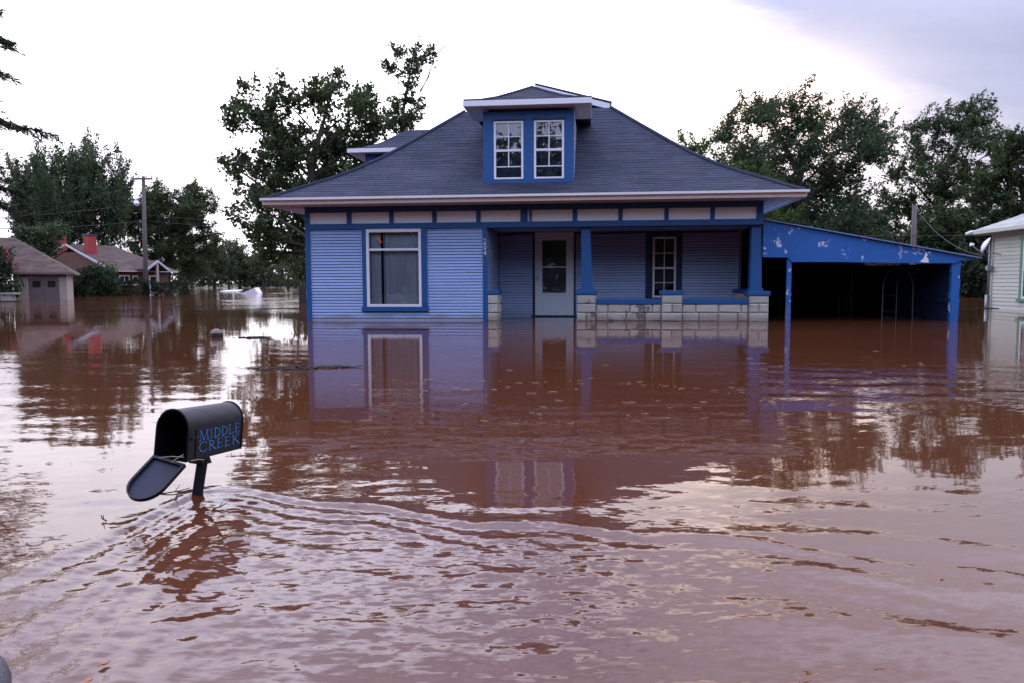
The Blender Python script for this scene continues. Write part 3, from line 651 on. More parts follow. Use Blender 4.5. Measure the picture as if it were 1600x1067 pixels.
# front dormer
ZD = 4.60
fd = thing('front_dormer', None, None); fd.parent = house
part('dormer_wall', G().box(3.985, 4.08, .06, 3.2, 2.7, 4.5).box(5.80, 5.895, .06, 3.2, 2.7, 4.5).box(3.985, 5.895, .31, .36, 2.7, 4.5), LAV, fd)
dc = [(0, .30)]
zc = 2.95; cm = {}
while zc < 4.45:
    l = 1.0 + (zc - 2.95) * 1.1
    g = G(); g.add([(5.915, .07, zc), (5.915, .07 + l, zc), (5.899, .07 + l, zc + .108), (5.899, .07, zc + .108), (5.894, .07, zc), (5.894, .07 + l, zc)], [(0, 1, 2, 3), (4, 5, 1, 0), (0, 3, 4)])
    part('siding_board', g, WHITE, fd); zc += .10
g = G().box(3.975, 4.20, .01, .06, 2.93, 4.44).box(4.838, 5.056, .01, .06, 2.93, 4.44).box(5.70, 5.905, .01, .06, 2.93, 4.44).box(4.202, 4.836, .01, .06, 2.93, 3.02).box(5.058, 5.698, .01, .06, 2.93, 3.02).box(4.202, 4.836, .01, .06, 4.235, 4.44).box(5.058, 5.698, .01, .06, 4.235, 4.44)
part('dormer_trim', g, NAVY, fd, bevel=.004)
part('dormer_head', G().box(4.16, 4.88, -.006, .008, 4.245, 4.275).box(5.02, 5.74, -.006, .008, 4.245, 4.275), NAVYD, fd)
for k, (a_, b_) in enumerate(((4.204, 4.834), (5.060, 5.696))):
    g = G().box(a_, a_ + .045, -.002, .05, 3.022, 4.233).box(b_ - .045, b_, -.002, .05, 3.022, 4.233).box(a_ + .046, b_ - .046, -.002, .05, 3.022, 3.06).box(a_ + .046, b_ - .046, -.002, .05, 4.195, 4.233).box(a_ + .046, b_ - .046, -.002, .05, 3.60, 3.65)
    part('window_frame', g, WHITE, fd, bevel=.003)
    c_ = (a_ + b_) / 2
    part('muntin', G().box(c_ - .011, c_ + .011, .012, .03, 3.651, 4.194).box(a_ + .046, b_ - .046, .013, .031, 3.905, 3.925).box(c_ - .011, c_ + .011, .014, .032, 3.29, 3.599).box(a_ + .046, b_ - .046, .013, .031, 3.275, 3.295), WHITE, fd)
    part('pane', G().box(a_ + .046, b_ - .046, .036, .040, 3.061, 3.599), DGLASS, fd)
    part('pane', G().box(a_ + .046, b_ - .046, .034, .038, 3.651, 4.194), DGLASS, fd)
    r_ = random.Random(k + 4); g = G()
    for q in range(16):                                           # added grey scraps that imitate mottled reflections in the upper panes
        xx = r_.uniform(a_ + .08, b_ - .08); zq = r_.uniform(3.62, 4.18); s_ = r_.uniform(.05, .16)
        g.add([(xx - s_, .12 + r_.uniform(0, .06), zq - r_.uniform(0, s_)), (xx + s_, .12 + r_.uniform(0, .06), zq - s_ * .6), (xx + s_ * r_.uniform(-.6, .8), .13 + r_.uniform(0, .05), zq + s_ * .7)], [(0, 1, 2)])
    part('reflection_scraps', g, mat('reflection_grey', (.26, .27, .32), .5, .2), fd)
dpf = [(0, ZD), (.3, ZD + .075), (.6, ZD + .19), (.95, ZD + .37), (1.315, ZD + .57)]
dd = G(); ds = G(); ex0, ex1, ey = 3.625, 6.255, -.33
slope(ds, dd, (ex0, ey, 0), (1, 0, 0), (0, 1, 0), ex1 - ex0, dpf, 1, 1, course=.11, w=.25)
slope(ds, dd, (ex0, 3.6, 0), (0, -1, 0), (1, 0, 0), 3.6 - ey, dpf, 0, 1, course=.11, w=.25)
slope(ds, dd, (ex1, ey, 0), (0, 1, 0), (-1, 0, 0), 3.6 - ey, dpf, 1, 0, course=.11, w=.25)
part('dormer_roof', dd, SHING, fd); o = part('dormer_shingles', ds, SHING, fd); o['kind'] = 'stuff'
part('hip_cap', G().tube([(ex0 + d, ey + d, z + .01) for d, z in dpf], .03, 6).tube([(ex1 - d, ey + d, z + .01) for d, z in dpf], .03, 6), SHING, fd)
part('dormer_fascia', G().box(ex0 - .02, ex1 + .02, ey - .025, ey, ZD - .115, ZD - .002).box(ex0 - .02, ex0 + .004, ey + .001, 1.05, ZD - .115, ZD - .002).box(ex1 - .004, ex1 + .02, ey + .001, 1.05, ZD - .115, ZD - .002), WHITE, fd, bevel=.004)
part('dormer_soffit', G().box(ex0 + .005, ex1 - .005, ey + .002, 1.25, ZD - .10, ZD - .085), SOFF, fd)

# left dormer: same build turned to face the left slope
sd = thing('side_dormer', None, None); sd.parent = house
yc = 5.5; wy0, wy1 = 4.55, 6.45
part('dormer_wall', G().box(.035, 3.4, wy0, wy1, 2.7, 4.40), LAV, sd)
part('dormer_trim', G().box(.02, .13, wy0 - .025, wy0 - .002, 2.8, 4.24).box(.02, 3.0, wy0 - .025, wy0 - .002, 4.242, 4.39), NAVY, sd)
for k in range(11): part('siding_board', G().box(.132, 2.6, wy0 - .012, wy0 - .001, 2.95 + .117 * k, 2.95 + .117 * k + .111), LAV, sd)
dd = G(); ds = G(); fx, fy0, fy1 = -.36, wy0 - .36, wy1 + .36; ZL = 4.49
dpl = [(0, ZL), (.3, ZL + .08), (.7, ZL + .26), (1.31, ZL + .72)]
slope(ds, dd, (fx, fy1, 0), (0, -1, 0), (1, 0, 0), fy1 - fy0, dpl, 1, 1, course=.11, w=.25)
slope(ds, dd, (fx, fy0, 0), (1, 0, 0), (0, 1, 0), 3.7, dpl, 1, 0, course=.11, w=.25)
slope(ds, dd, (fx + 3.7, fy1, 0), (-1, 0, 0), (0, -1, 0), 3.7, dpl, 0, 1, course=.2, w=.4)
part('dormer_roof', dd, SHING, sd); o = part('dormer_shingles', ds, SHING, sd); o['kind'] = 'stuff'
part('dormer_fascia', G().box(fx - .02, 2.2, fy0 - .025, fy0, ZL - .11, ZL - .002).box(fx - .02, fx, fy0 + .001, fy1, ZL - .11, ZL - .002), WHITE, sd, bevel=.004)
part('dormer_soffit', G().box(fx + .005, 2.2, fy0 + .002, fy1, ZL - .10, ZL - .088), SOFF, sd)

# right dormer with a shed roof running down from the ridge
rd = thing('shed_dormer', None, None); rd.parent = house
ry0, ry1 = 4.5, 6.6
A, B = Vector((4.75, ry0, 6.12)), Vector((6.79, ry0, 5.575))
part('dormer_wall', G().prism([(4.8, ry0 + .3, 5.1), (6.45, ry0 + .3, 5.0), (6.45, ry0 + .3, 5.60), (4.8, ry0 + .3, 6.0)], (0, ry1 - ry0 - .6, 0)), SHING, rd)
part('dormer_roof', G().prism([A, B, B + Vector((.02, 0, .05)), A + Vector((0, 0, .05))], (0, ry1 - ry0, 0)), SHING, rd)
dz = Vector((0, 0, -.155))
part('dormer_fascia', G().prism([A + dz, B + dz + Vector((-.03, 0, 0)), B + Vector((-.03, 0, -.002)), A + Vector((0, 0, -.002))], (0, .03, 0)), WHITE, rd, bevel=.004)

# ------------------------------------------------------------------ lean-to carport beside the house
def hw(p): return Vector((HX, HY, 0)) + Matrix.Rotation(HYAW, 3, 'Z') @ Vector(p)
cpo = thing('carport', 'bright blue lean-to carport with sloping peeling fascia at the right side of the house', 'carport', hw((9.82, .05, 0)), HYAW)
ox = 9.82
DC = 6.2
def ftop(x): return 2.10 - (x - 9.82) * (2.10 - 1.275) / 4.27
pl = [(9.828, 1.33), (10.33, 1.32), (10.425, 1.225), (11.2, 1.222), (13.0, 1.185), (13.62, 1.18), (13.74, 1.23), (14.02, 1.245)]
poly = [(x - ox, 0, z) for x, z in pl] + [(14.05 - ox, 0, ftop(14.05) - .01), (9.828 - ox, 0, ftop(9.828) - .01)]
part('fascia_panel', G().prism(poly, (0, .035, 0)), CARB, cpo, bevel=.003)
part('carport_roof', G().prism([(9.815 - ox, -.07, ftop(9.81)), (14.10 - ox, -.07, ftop(14.1)), (14.10 - ox, -.07, ftop(14.1) + .022), (9.815 - ox, -.07, ftop(9.81) + .022)], (0, DC, 0)), mat('roof_edge_metal', (.16, .24, .42), .45, .15), cpo)
part('post', G().box(10.335 - ox, 10.425 - ox, .037, .12, .30, 1.319), CARB, cpo, bevel=.004)
part('post_foot', G().box(10.332 - ox, 10.428 - ox, .034, .123, -.9, .299), FADED, cpo, bevel=.004)
g = G(); r_ = random.Random(5)
zs = [-.9, .0, .22, .45, .6, .85, 1.0, 1.225]
for z0_, z1_ in zip(zs[:-1], zs[1:]):
    a_ = 13.585 + r_.uniform(-.012, .006); b_ = 13.72 + (z0_ * .03) + r_.uniform(-.01, .02)
    g.taper((a_ - ox, b_ - ox, .037, .14, z0_), (a_ - ox + .004, b_ - ox + .012, .037, .14, z1_ - .002))
part('corner_post', g, CARB, cpo)
part('back_wall', G().box(.02, 4.1, DC - .2, DC - .1, -.9, 1.9), DARK, cpo)  # inner walls coloured very dark to paint the carport's shade
part('side_wall', G().box(13.62 - ox, 13.66 - ox, .16, DC - .25, -.9, 1.2), NAVYD, cpo)
part('wall_rail', G().box(13.56 - ox, 13.615 - ox, .2, DC - .3, .38, .46).box(13.56 - ox, 13.615 - ox, .2, DC - .3, 1.08, 1.16), NAVYD, cpo)
for k in range(5):
    yy = .9 + k * 1.1
    part('rafter', G().prism([(.02, yy, ftop(9.84) - .10), (3.78, yy, ftop(13.6) - .10), (3.78, yy, ftop(13.6) - .005), (.02, yy, ftop(9.84) - .005)], (0, .045, 0)), NAVYD, cpo)

part('bare_patch', G().prism([(13.02 - ox, -.002, 1.20), (13.12 - ox, -.002, 1.20), (13.10 - ox, -.002, 1.28), (13.07 - ox, -.002, 1.31), (13.09 - ox, -.002, 1.36), (13.05 - ox, -.002, 1.42), (13.03 - ox, -.002, 1.33), (13.0 - ox, -.002, 1.27), (12.94 - ox, -.002, 1.22)], (0, .0015, 0)), GUTT, cpo)['label'] = 'pale bare patch where the blue paint has peeled off'
ASTEEL = mat('dull_steel', (0.14, 0.14, 0.16), .55, .2, 9, metal=.4)
# garden arch standing inside the carport
ga = thing('garden_arch', 'thin metal garden arch with ladder sides standing in the water under the carport', 'garden arch', hw((12.66, 1.2, 0)), HYAW)
def arch_pts(off):
    w_ = .64; pts = [(off[0], off[1], -.7), (off[0] + .005, off[1], .45)]
    for i in range(0, 17):
        t = math.pi * (1 - i / 16); pts.append((off[0] + w_ / 2 + w_ / 2 * math.cos(t), off[1], .60 + .52 * math.sin(t) ** .9 if 0 < i < 16 else .60))
    pts += [(off[0] + w_, off[1], .45), (off[0] + w_, off[1], -.7)]
    return pts
o1, o2 = (0, 0), (.44, .38)
part('hoop', G().tube(arch_pts(o1), .011, 6), ASTEEL, ga); part('hoop', G().tube(arch_pts(o2), .011, 6), ASTEEL, ga)
for sx_ in (0, .64):
    for z in (.02, .17, .52, .8):
        part('rung', G().tube([(o1[0] + sx_, o1[1], z), (o2[0] + sx_, o2[1], z - .02)], .008, 6), ASTEEL, ga)
for i in (6, 8, 10):
    part('rung', G().tube([arch_pts(o1)[2 + i], arch_pts(o2)[2 + i]], .007, 6), ASTEEL, ga)
br = thing('metal_rail_frame', 'dim metal rail frame half submerged at the back of the carport', 'rail', hw((10.95, 3.2, 0)), HYAW)
part('top_rail', G().tube([(0, 0, .46), (1.45, 0, .47)], .016, 6), DSTEEL, br)
for xx in (.0, 1.43): part('leg', G().tube([(xx, 0, -.8), (xx, 0, .455)], .016, 6), DSTEEL, br)

# ------------------------------------------------------------------ mailbox
S = .952
mp0 = Vector((-1.3496, 2.9112, .1508)); c0 = Vector((0, 0, CAM_H)); mpos = c0 + (mp0 - c0) * S
mrot = Euler((-.0741, .085, -.2236), 'XYZ')
ML, MW, MH = .3829 * S, .1409 * S, .1993 * S
mb = thing('mailbox', 'black open mailbox on a leaning post in the floodwater with blue MIDDLE CREEK lettering', 'mailbox', mpos)
mb.rotation_euler = mrot
def arch(w, h, n=14, k=.60):
    return [(-w / 2, 0)] + [(-w / 2 * math.cos(math.pi * i / n), k * h + (1 - k) * h * math.sin(math.pi * i / n)) for i in range(n + 1)] + [(w / 2, 0)]
def shell(w, h, t, y0_, y1_, closed_back=True):
    o_ = arch(w, h); i_ = [(x * (w - 2 * t) / w, t + z * (h - 2 * t) / h) for x, z in arch(w, h)]
    n = len(o_); g = G()
    vs = [(x, y0_, z) for x, z in o_] + [(x, y1_, z) for x, z in o_] + [(x, y0_, z) for x, z in i_] + [(x, y1_ - t, z) for x, z in i_]
    fs = []
    for a in range(n):
        b = (a + 1) % n
        fs += [(a, b, n + b, n + a)[::-1], (2 * n + a, 2 * n + b, 3 * n + b, 3 * n + a), (a, b, 2 * n + b, 2 * n + a)]
    fs += [tuple(range(n, 2 * n)), tuple(range(3 * n, 4 * n))]
    return g.add(vs, fs)
bd = part('body', shell(MW, MH, .0022, 0, ML), BLACKM, mb)
for p_ in bd.data.polygons: p_.use_smooth = len(p_.vertices) == 4
try: bd.data.set_sharp_from_angle(angle=math.radians(35))
except Exception: pass
# rolled bead at the mouth and at the back
part('rim', G().tube([(x, .003, z) for x, z in arch(MW + .004, MH + .002)], .0028, 6), BLACKM, mb, smooth=True)
part('rim', G().tube([(x, ML - .004, z) for x, z in arch(MW + .004, MH + .002)], .0028, 6), BLACKM, mb, smooth=True)
part('floor_rib', G().box(-.045, -.037, .01, ML - .02, .0035, .0065).box(-.012, -.004, .01, ML - .02, .0035, .0065).box(.02, .028, .01, ML - .02, .0035, .0065), BLACKM, mb)
# the dropped door: a shallow dish hinged along the bottom of the mouth
lid = bpy.data.objects.new('door', None); COL.objects.link(lid); lid.parent = mb
lid.location = (0, -.003, .004); lid.rotation_euler = Euler((math.radians(128), math.radians(6), math.radians(-3)), 'XYZ')
lw, lh = MW + .010, MH + .004
pts_o = arch(lw, lh); pts_i = [(x * .87, .011 + z * .925) for x, z in arch(lw, lh)]
n = len(pts_o); vs = [(x, .0, z) for x, z in pts_o] + [(x, -.016, z) for x, z in pts_o] + [(x, .0, z) for x, z in pts_i] + [(x, -.012, z) for x, z in pts_i]
fs = []
for a in range(n):
    b = (a + 1) % n
    fs += [(a, b, n + b, n + a), (a, b, 2 * n + b, 2 * n + a), (2 * n + a, 2 * n + b, 3 * n + b, 3 * n + a)]
fs += [tuple(range(n, 2 * n))]
part('door_rim', G().add(vs, fs), BLACKM, lid)
part('door_plate', G().add([(x, -.0115, z) for x, z in pts_i], [tuple(range(n))]), LIDIN, lid)
# mount plate and post
part('bracket', G().prism([(-.04, ML * .33, -.004), (.045, ML * .33, -.004), (.03, ML * .45, -.042), (-.03, ML * .45, -.042)], (0, .06, 0)).box(-.05, .05, ML * .2, ML * .85, -.006, -.001), POSTP, mb)
M = Matrix.Translation(mpos) @ mrot.to_matrix().to_4x4()
top = M @ Vector((.012, ML * .52, -.006)); base = Vector((POST[0], POST[1], 0)); dirp = (base - top).normalized(); low_ = base + dirp * .9
Mi = M.inverted(); a_ = Mi @ top; b_ = Mi @ low_
def oriented_post(a, b, hx, hy, taper=1.0):
    d = (b - a).normalized(); e1 = Vector((math.cos(.55), math.sin(.55), 0)); e1 = (e1 - d * e1.dot(d)).normalized(); e2 = d.cross(e1)
    vs = [p + e1 * sx * hx + e2 * sy * hy for p in (a, b) for sx, sy in ((-1, -1), (1, -1), (1, 1), (-1, 1))]
    return G().add(vs, [(0, 1, 2, 3), (7, 6, 5, 4)] + [(i, i + 4, (i + 1) % 4 + 4, (i + 1) % 4) for i in range(4)])
part('post', oriented_post(a_, b_, .020, .026), POSTP, mb, bevel=.003)
# lettering: thick and thin strokes with serifs
def letter(ch):
    th, tk = .028, .078
    s = {'M': [('l', .10, 0, .14, 1, th), ('l', .14, 1, .50, .0, tk), ('l', .50, 0, .86, 1, th), ('l', .86, 1, .92, 0, tk), ('s', .10, 0), ('s', .92, 0), ('s', .12, 1), ('s', .88, 1)],
         'I': [('l', .5, 0, .5, 1, tk), ('s', .5, 0), ('s', .5, 1)],
         'D': [('l', .2, 0, .2, 1, tk), ('a', .2, .5, .68, .48, -90, 90), ('s', .2, 0), ('s', .2, 1)],
         'L': [('l', .22, 0, .22, 1, tk), ('l', .22, .02, .82, .02, th), ('l', .82, 0, .86, .24, th), ('s', .22, 0), ('s', .22, 1)],
         'E': [('l', .22, 0, .22, 1, tk), ('l', .22, .02, .80, .02, th), ('l', .22, .98, .78, .98, th), ('l', .22, .52, .62, .52, th), ('l', .80, 0, .84, .22, th), ('l', .78, 1, .79, .8, th), ('l', .62, .42, .62, .62, th), ('s', .2, 0), ('s', .2, 1)],
         'C': [('a', .56, .5, .46, .5, 48, 318), ('l', .86, .78, .88, 1.0, th), ('l', .88, .2, .92, .14, th)],
         'R': [('l', .22, 0, .22, 1, tk), ('a', .22, .74, .46, .25, -90, 90), ('l', .40, .5, .92, 0, tk), ('s', .22, 0), ('s', .22, 1), ('s', .92, 0)],
         'K': [('l', .22, 0, .22, 1, tk), ('l', .24, .42, .80, 1, th), ('l', .40, .56, .90, 0, tk), ('s', .22, 0), ('s', .22, 1), ('s', .9, 0), ('s', .8, 1)]}[ch]
    out = []
    for q in s:
        if q[0] == 'l': out.append(((q[1], q[2]), (q[3], q[4]), q[5], q[5]))
        elif q[0] == 's': out.append(((q[1] - .15, q[2]), (q[1] + .15, q[2]), .028, .028))
        else:
            _, cx, cy, rx, ry, a0, a1 = q; nn = 14
            for i in range(nn):
                t0, t1 = [math.radians(a0 + (a1 - a0) * (i + d) / nn) for d in (0, 1)]
                w0, w1 = [.026 + .055 * abs(math.cos(t)) ** 1.3 for t in (t0, t1)]
                out.append(((cx + rx * math.cos(t0), cy + ry * math.sin(t0)), (cx + rx * math.cos(t1), cy + ry * math.sin(t1)), w0, w1))
    return out
LXS = MW / 2 + .0006
def word(text, wid, y0_, y1_, zl, zr, h, name='lettering'):
    n = len(text); tot = sum(wid); y = y0_
    for ch, w_ in zip(text, wid):
        g = G(); dy = (y1_ - y0_) * w_ / tot; bw = dy * .96
        for (ax, az), (bx, bz), w0, w1 in letter(ch):
            def pp(xx, zq, ):
                yy = y + xx * bw; return Vector((LXS, yy - zq * h * .13, zl + (zr - zl) * (yy - y0_) / (y1_ - y0_) + zq * h))
            A, B = pp(ax, az), pp(bx, bz); d = (B - A)
            if d.length < 1e-6: continue
            d.normalize(); nn = Vector((0, -d.z, d.y)); k = min(bw, h) if ch != 'I' else h * .85
            g.prism([A - nn * w0 * k / 2, A + nn * w0 * k / 2, B + nn * w1 * k / 2, B - nn * w1 * k / 2], (.0008, 0, 0))
        part(name, g, LETT, mb); y += dy
yA, yB = .078 * S, .366 * S
word('MIDDLE', (1.25, .62, 1.05, 1.05, .9, .9), yA, yB, .074 * S, .079 * S, .041 * S)
word('CREEK', (1.05, 1.0, .92, .92, 1.08), yA, yB + .002, .0275 * S, .0295 * S, .040 * S)
for (a1_, z1_, a2_, z2_) in ((.074, .1235, .162, .126), (.262, .129, .356, .131), (.088, .014, .150, .0155), (.305, .0195, .366, .021)):
    part('printed_line', G().prism([(LXS, a1_ * S, z1_ * S), (LXS, a2_ * S, z2_ * S), (LXS, a2_ * S, (z2_ + .0022) * S), (LXS, a1_ * S, (z1_ + .0022) * S)], (.0006, 0, 0)), LETD, mb)
# flag bracket on the side (the flag itself is gone) and its rusty rivet
RUST = mat('rust', (.16, .05, .025), .8, .3, 20)
part('flag_bracket', G().prism([(LXS, .052 * S, .122 * S), (LXS, .058 * S, .122 * S), (LXS, .066 * S, .005 * S), (LXS, .060 * S, .005 * S)], (.003, 0, 0)).box(LXS, LXS + .006, .02, .058, .083, .091), BLACKM, mb)
part('rivet', G().lathe([(.0, .004), (.006, .003), (.007, 0)], k=10), RUST, mb, loc=(LXS + .002, .060 * S, .092 * S), rot=(0, math.pi / 2, 0))
# straws caught in the mailbox
for (p, q, lab) in (((-.02, -.035, .012), (.066, -.012, .022), 'pale straw caught across the inside of the dropped mailbox door'),
                    ((.03, -.03, .000), (.06, -.005, .030), 'short bent straw in the fold of the mailbox door'),
                    ((.075, .02, .004), (.092, .075, .0015), 'straw lying along the lower front edge of the mailbox side')):
    o = part('straw', G().tube([M @ Vector(p), M @ ((Vector(p) + Vector(q)) / 2 + Vector((.003, 0, .004))), M @ Vector(q)], .0016, 5), STRAW); tag(o, lab, 'straw', 'straws caught on the mailbox')
for (x, y, ang, l, lab) in ((-1.36, 2.97, .15, .11, 'twig floating just left of the mailbox post'), (-1.31, 2.86, 1.9, .07, 'short twig at the foot of the mailbox post'),
                            (-1.10, 2.76, .8, .05, 'dark forked twig floating right of the mailbox post'), (-1.46, 2.62, 2.5, .05, 'small twig in the wake left of the post')):
    d = Vector((math.cos(ang), math.sin(ang), .12)) * l / 2; c_ = Vector((x, y, .008))
    g = G().tube([c_ - d, c_ + d * .3, c_ + d + Vector((.003, .004, .006))], [.0028, .0024, .0014], 5).tube([c_, c_ + Vector((d.y, d.x, .03)) * .6], [.002, .001], 5)
    tag(part('twig', g, TWIG), lab, 'twig', 'twigs by the mailbox post')

# ------------------------------------------------------------------ cream neighbour house, right edge
nb = thing('neighbour_house', 'cream clapboard house with green window trim at the right edge of the floodwater', 'house', (14.3, 22.5, 0), HYAW)
# local: x to the right, y into the picture; its far left corner is the origin, the visible side wall runs towards the camera (-y)
wl = part('side_wall', G().box(.03, .12, -11, -.0, -.9, 2.2).box(.12, 8.5, -.1, -.0, -.9, 2.2).box(.12, 8.5, -11, -10.9, -.9, 2.2), CREAM, nb)
z = -.11; cm_ = None
g = G().add([(-.017, -1.545, 0), (-.017, -.09, 0), (.0, -.09, .115), (.0, -1.545, .115), (.012, -1.545, 0), (.012, -.09, 0)], [(0, 3, 2, 1), (0, 1, 5, 4), (1, 2, 5), (0, 4, 3)])
bm1 = g.mesh('siding_board', CREAM)
g = G().add([(-.017, -10.9, 0), (-.017, -2.50, 0), (.0, -2.50, .115), (.0, -10.9, .115), (.012, -10.9, 0), (.012, -2.50, 0)], [(0, 3, 2, 1), (0, 1, 5, 4), (1, 2, 5), (0, 4, 3)])
bm2 = g.mesh('siding_board', CREAM)
g = G().add([(-.017, -2.497, 0), (-.017, -1.548, 0), (.0, -1.548, .115), (.0, -2.497, .115), (.012, -2.497, 0), (.012, -1.548, 0)], [(0, 3, 2, 1), (0, 1, 5, 4), (1, 2, 5), (0, 4, 3)])
bm3 = g.mesh('siding_board', CREAM)
i = 0
while z < 2.1:
    put('siding_board', bm1, wl, (.018, 0, z)); put('siding_board', bm2, wl, (.018, 0, z))
    if z < .2 or z > 1.97: put('siding_board', bm3, wl, (.018, 0, z))
    z += .110
part('corner_board', G().box(-.022, .03, -.088, .03, -.9, 2.12), CREAM, nb, bevel=.004)
part('frieze_board', G().box(-.03, .025, -11, .02, 2.12, 2.25), CREAM, nb, bevel=.004)
wn = thing('window', None, None); wn.parent = nb
part('window_casing', G().box(-.03, .03, -1.66, -1.55, .315, 1.93).box(-.03, .03, -2.49, -2.38, .315, 1.93).box(-.035, .03, -2.53, -1.52, 1.932, 2.03).box(-.06, .03, -2.56, -1.49, .24, .313), GREENT, wn, bevel=.004)
part('window_frame', G().box(-.02, .02, -1.735, -1.662, .317, 1.928).box(-.02, .02, -2.378, -2.305, .317, 1.928).box(-.02, .02, -2.303, -1.737, .317, .38).box(-.02, .02, -2.303, -1.737, 1.865, 1.928).box(-.02, .02, -2.303, -1.737, 1.10, 1.155), WHITE, wn, bevel=.003)
part('pane', G().box(.0, .004, -2.304, -1.736, .381, 1.099), GLASS, wn); part('pane', G().box(.0, .004, -2.304, -1.736, 1.156, 1.864), GLASS, wn)
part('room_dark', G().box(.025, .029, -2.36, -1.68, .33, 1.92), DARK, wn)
dk = G(); ss = G(); pf = [(0, 2.30), (1.5, 2.98), (4.4, 4.25)]
slope(ss, dk, (-.42, .42, 0), (0, -1, 0), (1, 0, 0), 11.8, pf, 1, 1, course=.16, w=.35)
slope(ss, dk, (8.9, .42, 0), (-1, 0, 0), (0, -1, 0), 9.3, pf, 1, 1, course=.16, w=.35)
slope(ss, dk, (8.9, -11.4, 0), (0, 1, 0), (-1, 0, 0), 11.8, pf, 1, 1, course=.4, w=.6)
rf = part('roof', dk, PALE, nb); o = part('shingles', ss, PALE, rf); o['kind'] = 'stuff'
part('eave_fascia', G().box(-.46, -.43, -11.4, .44, 2.20, 2.30).box(-.428, 8.9, .42, .45, 2.20, 2.30), CREAM, nb, bevel=.004)
part('eave_soffit', G().box(-.425, -.035, -11.3, .41, 2.205, 2.215), CREAM, nb)
part('gutter_end', G().tube([(-.50, .50, 2.24), (-.50, .30, 2.26), (-.44, .2, 2.30)], [.05, .06, .03], 8), GUTT, nb)
part('downspout', G().tube([(-.055, .02, 2.1), (-.055, .02, .42)], .028, 8).tube([(-.075, .02, .40), (-.075, .02, -.3)], .055, 8), STEEL, nb, smooth=True)
part('service_box', G().box(-.16, -.02, -.12, .0, 1.12, 1.26), STEEL, nb, bevel=.01)
# satellite dish
sdh = thing('satellite_dish', 'grey satellite dish on an arm at the far corner of the cream house', 'satellite dish', (12.86, 20.5, 1.76))
def dish():
    g = G(); k = 20; vs = []; fs = []
    R_ = .235
    for ring, fr in enumerate((0, .35, .7, 1)):
        for j in range(k):
            t = 2 * math.pi * j / k; vs.append((R_ * fr * math.cos(t) * .9, .09 * fr * fr - .09, R_ * fr * math.sin(t)))
    for ring in range(3):
        for j in range(k): j2 = (j + 1) % k; fs.append((ring * k + j, ring * k + j2, (ring + 1) * k + j2, (ring + 1) * k + j))
    return g.add(vs, fs)
o = part('reflector', dish(), GUTT, sdh, rot=(math.radians(-24), 0, math.radians(-116)), smooth=True)
sm = o.modifiers.new('t', 'SOLIDIFY'); sm.thickness = .01
part('feed_arm', G().tube([(-.05, 0, -.2), (-.22, -.02, -.12), (-.40, -.04, .0)], .014, 6), STEEL, sdh)
part('feed_horn', G().tube([(-.44, -.045, .04), (-.36, -.035, .03)], [.05, .035], 8), GUTT, sdh)
part('mast', G().tube([(.02, .03, -.05), (.10, .08, -.18), (1.06, 1.0, -.20), (1.14, 1.75, -.12)], .018, 6), STEEL, sdh)

# ------------------------------------------------------------------ left: garage, bungalow, low wall
gr = thing('garage', 'small tan garage with brown pyramid roof and brown double door, left shore', 'garage', (-25.22, 38, 0), .47); gr.scale = (.86, 1, 1)
part('wall', G().box(.08, .10 + .02, 0, 5, -.9, 1.3).box(.122, .83, 0, .15, -.9, 1.28).box(2.38, 2.78, 0, .15, -.9, 1.28).box(2.66, 2.78, .152, 5, -.9, 1.28), TANW, gr)
d_ = part('double_door', G().box(.84, 1.60, .03, .10, -.9, 1.17).box(1.612, 2.37, .03, .10, -.9, 1.17), GDOOR, gr, bevel=.01)
part('door_window', G().box(1.03, 1.44, .012, .028, .66, .98), DARK, d_); part('door_window', G().box(1.80, 2.20, .012, .028, .66, .98), DARK, d_)
part('door_lintel', G().box(.08, 2.8, -.03, .12, 1.172, 1.36), GDOOR, gr)
dk = G(); ss = G(); pf = [(0, 1.40), (3.3, 3.30)]
slope(ss, dk, (-4.6, -.35, 0), (1, 0, 0), (0, 1, 0), 7.8, pf, 1, 1, course=.16, w=.35); slope(ss, dk, (3.2, -.35, 0), (0, 1, 0), (-1, 0, 0), 7.0, pf, 1, 1, course=.16, w=.35); slope(ss, dk, (-4.6, 6.65, 0), (0, -1, 0), (1, 0, 0), 7.0, pf, 1, 1, course=.3, w=.5)
rf = part('roof', dk, BROOF, gr); o = part('shingles', ss, BROOF, rf); o['kind'] = 'stuff'
part('eave_fascia', G().box(-4.6, 3.21, -.38, -.352, 1.32, 1.40).box(3.2, 3.22, -.35, 5.1, 1.32, 1.40), GDOOR, gr)
tag(part('low_wall', G().box(-32, -24.2, 36.4, 36.7, -.9, .33).box(-32, -24.0, 36.3, 36.8, .332, .42), MORT), 'low planter wall with a flat coping in front of the garage', 'wall')
tag(part('floating_plank', G().box(-29, -23.2, 35.5, 35.62, -.02, .05), TWIG), 'long dark plank lying on the water before the low wall', 'plank')

UB = Matrix.Rotation(math.radians(38), 3, 'Z')
bg_ = thing('brick_bungalow', 'low brown brick bungalow with red chimneys and white trimmed gable porch, far left', 'house', (-28.0, 53, 0), math.radians(60))
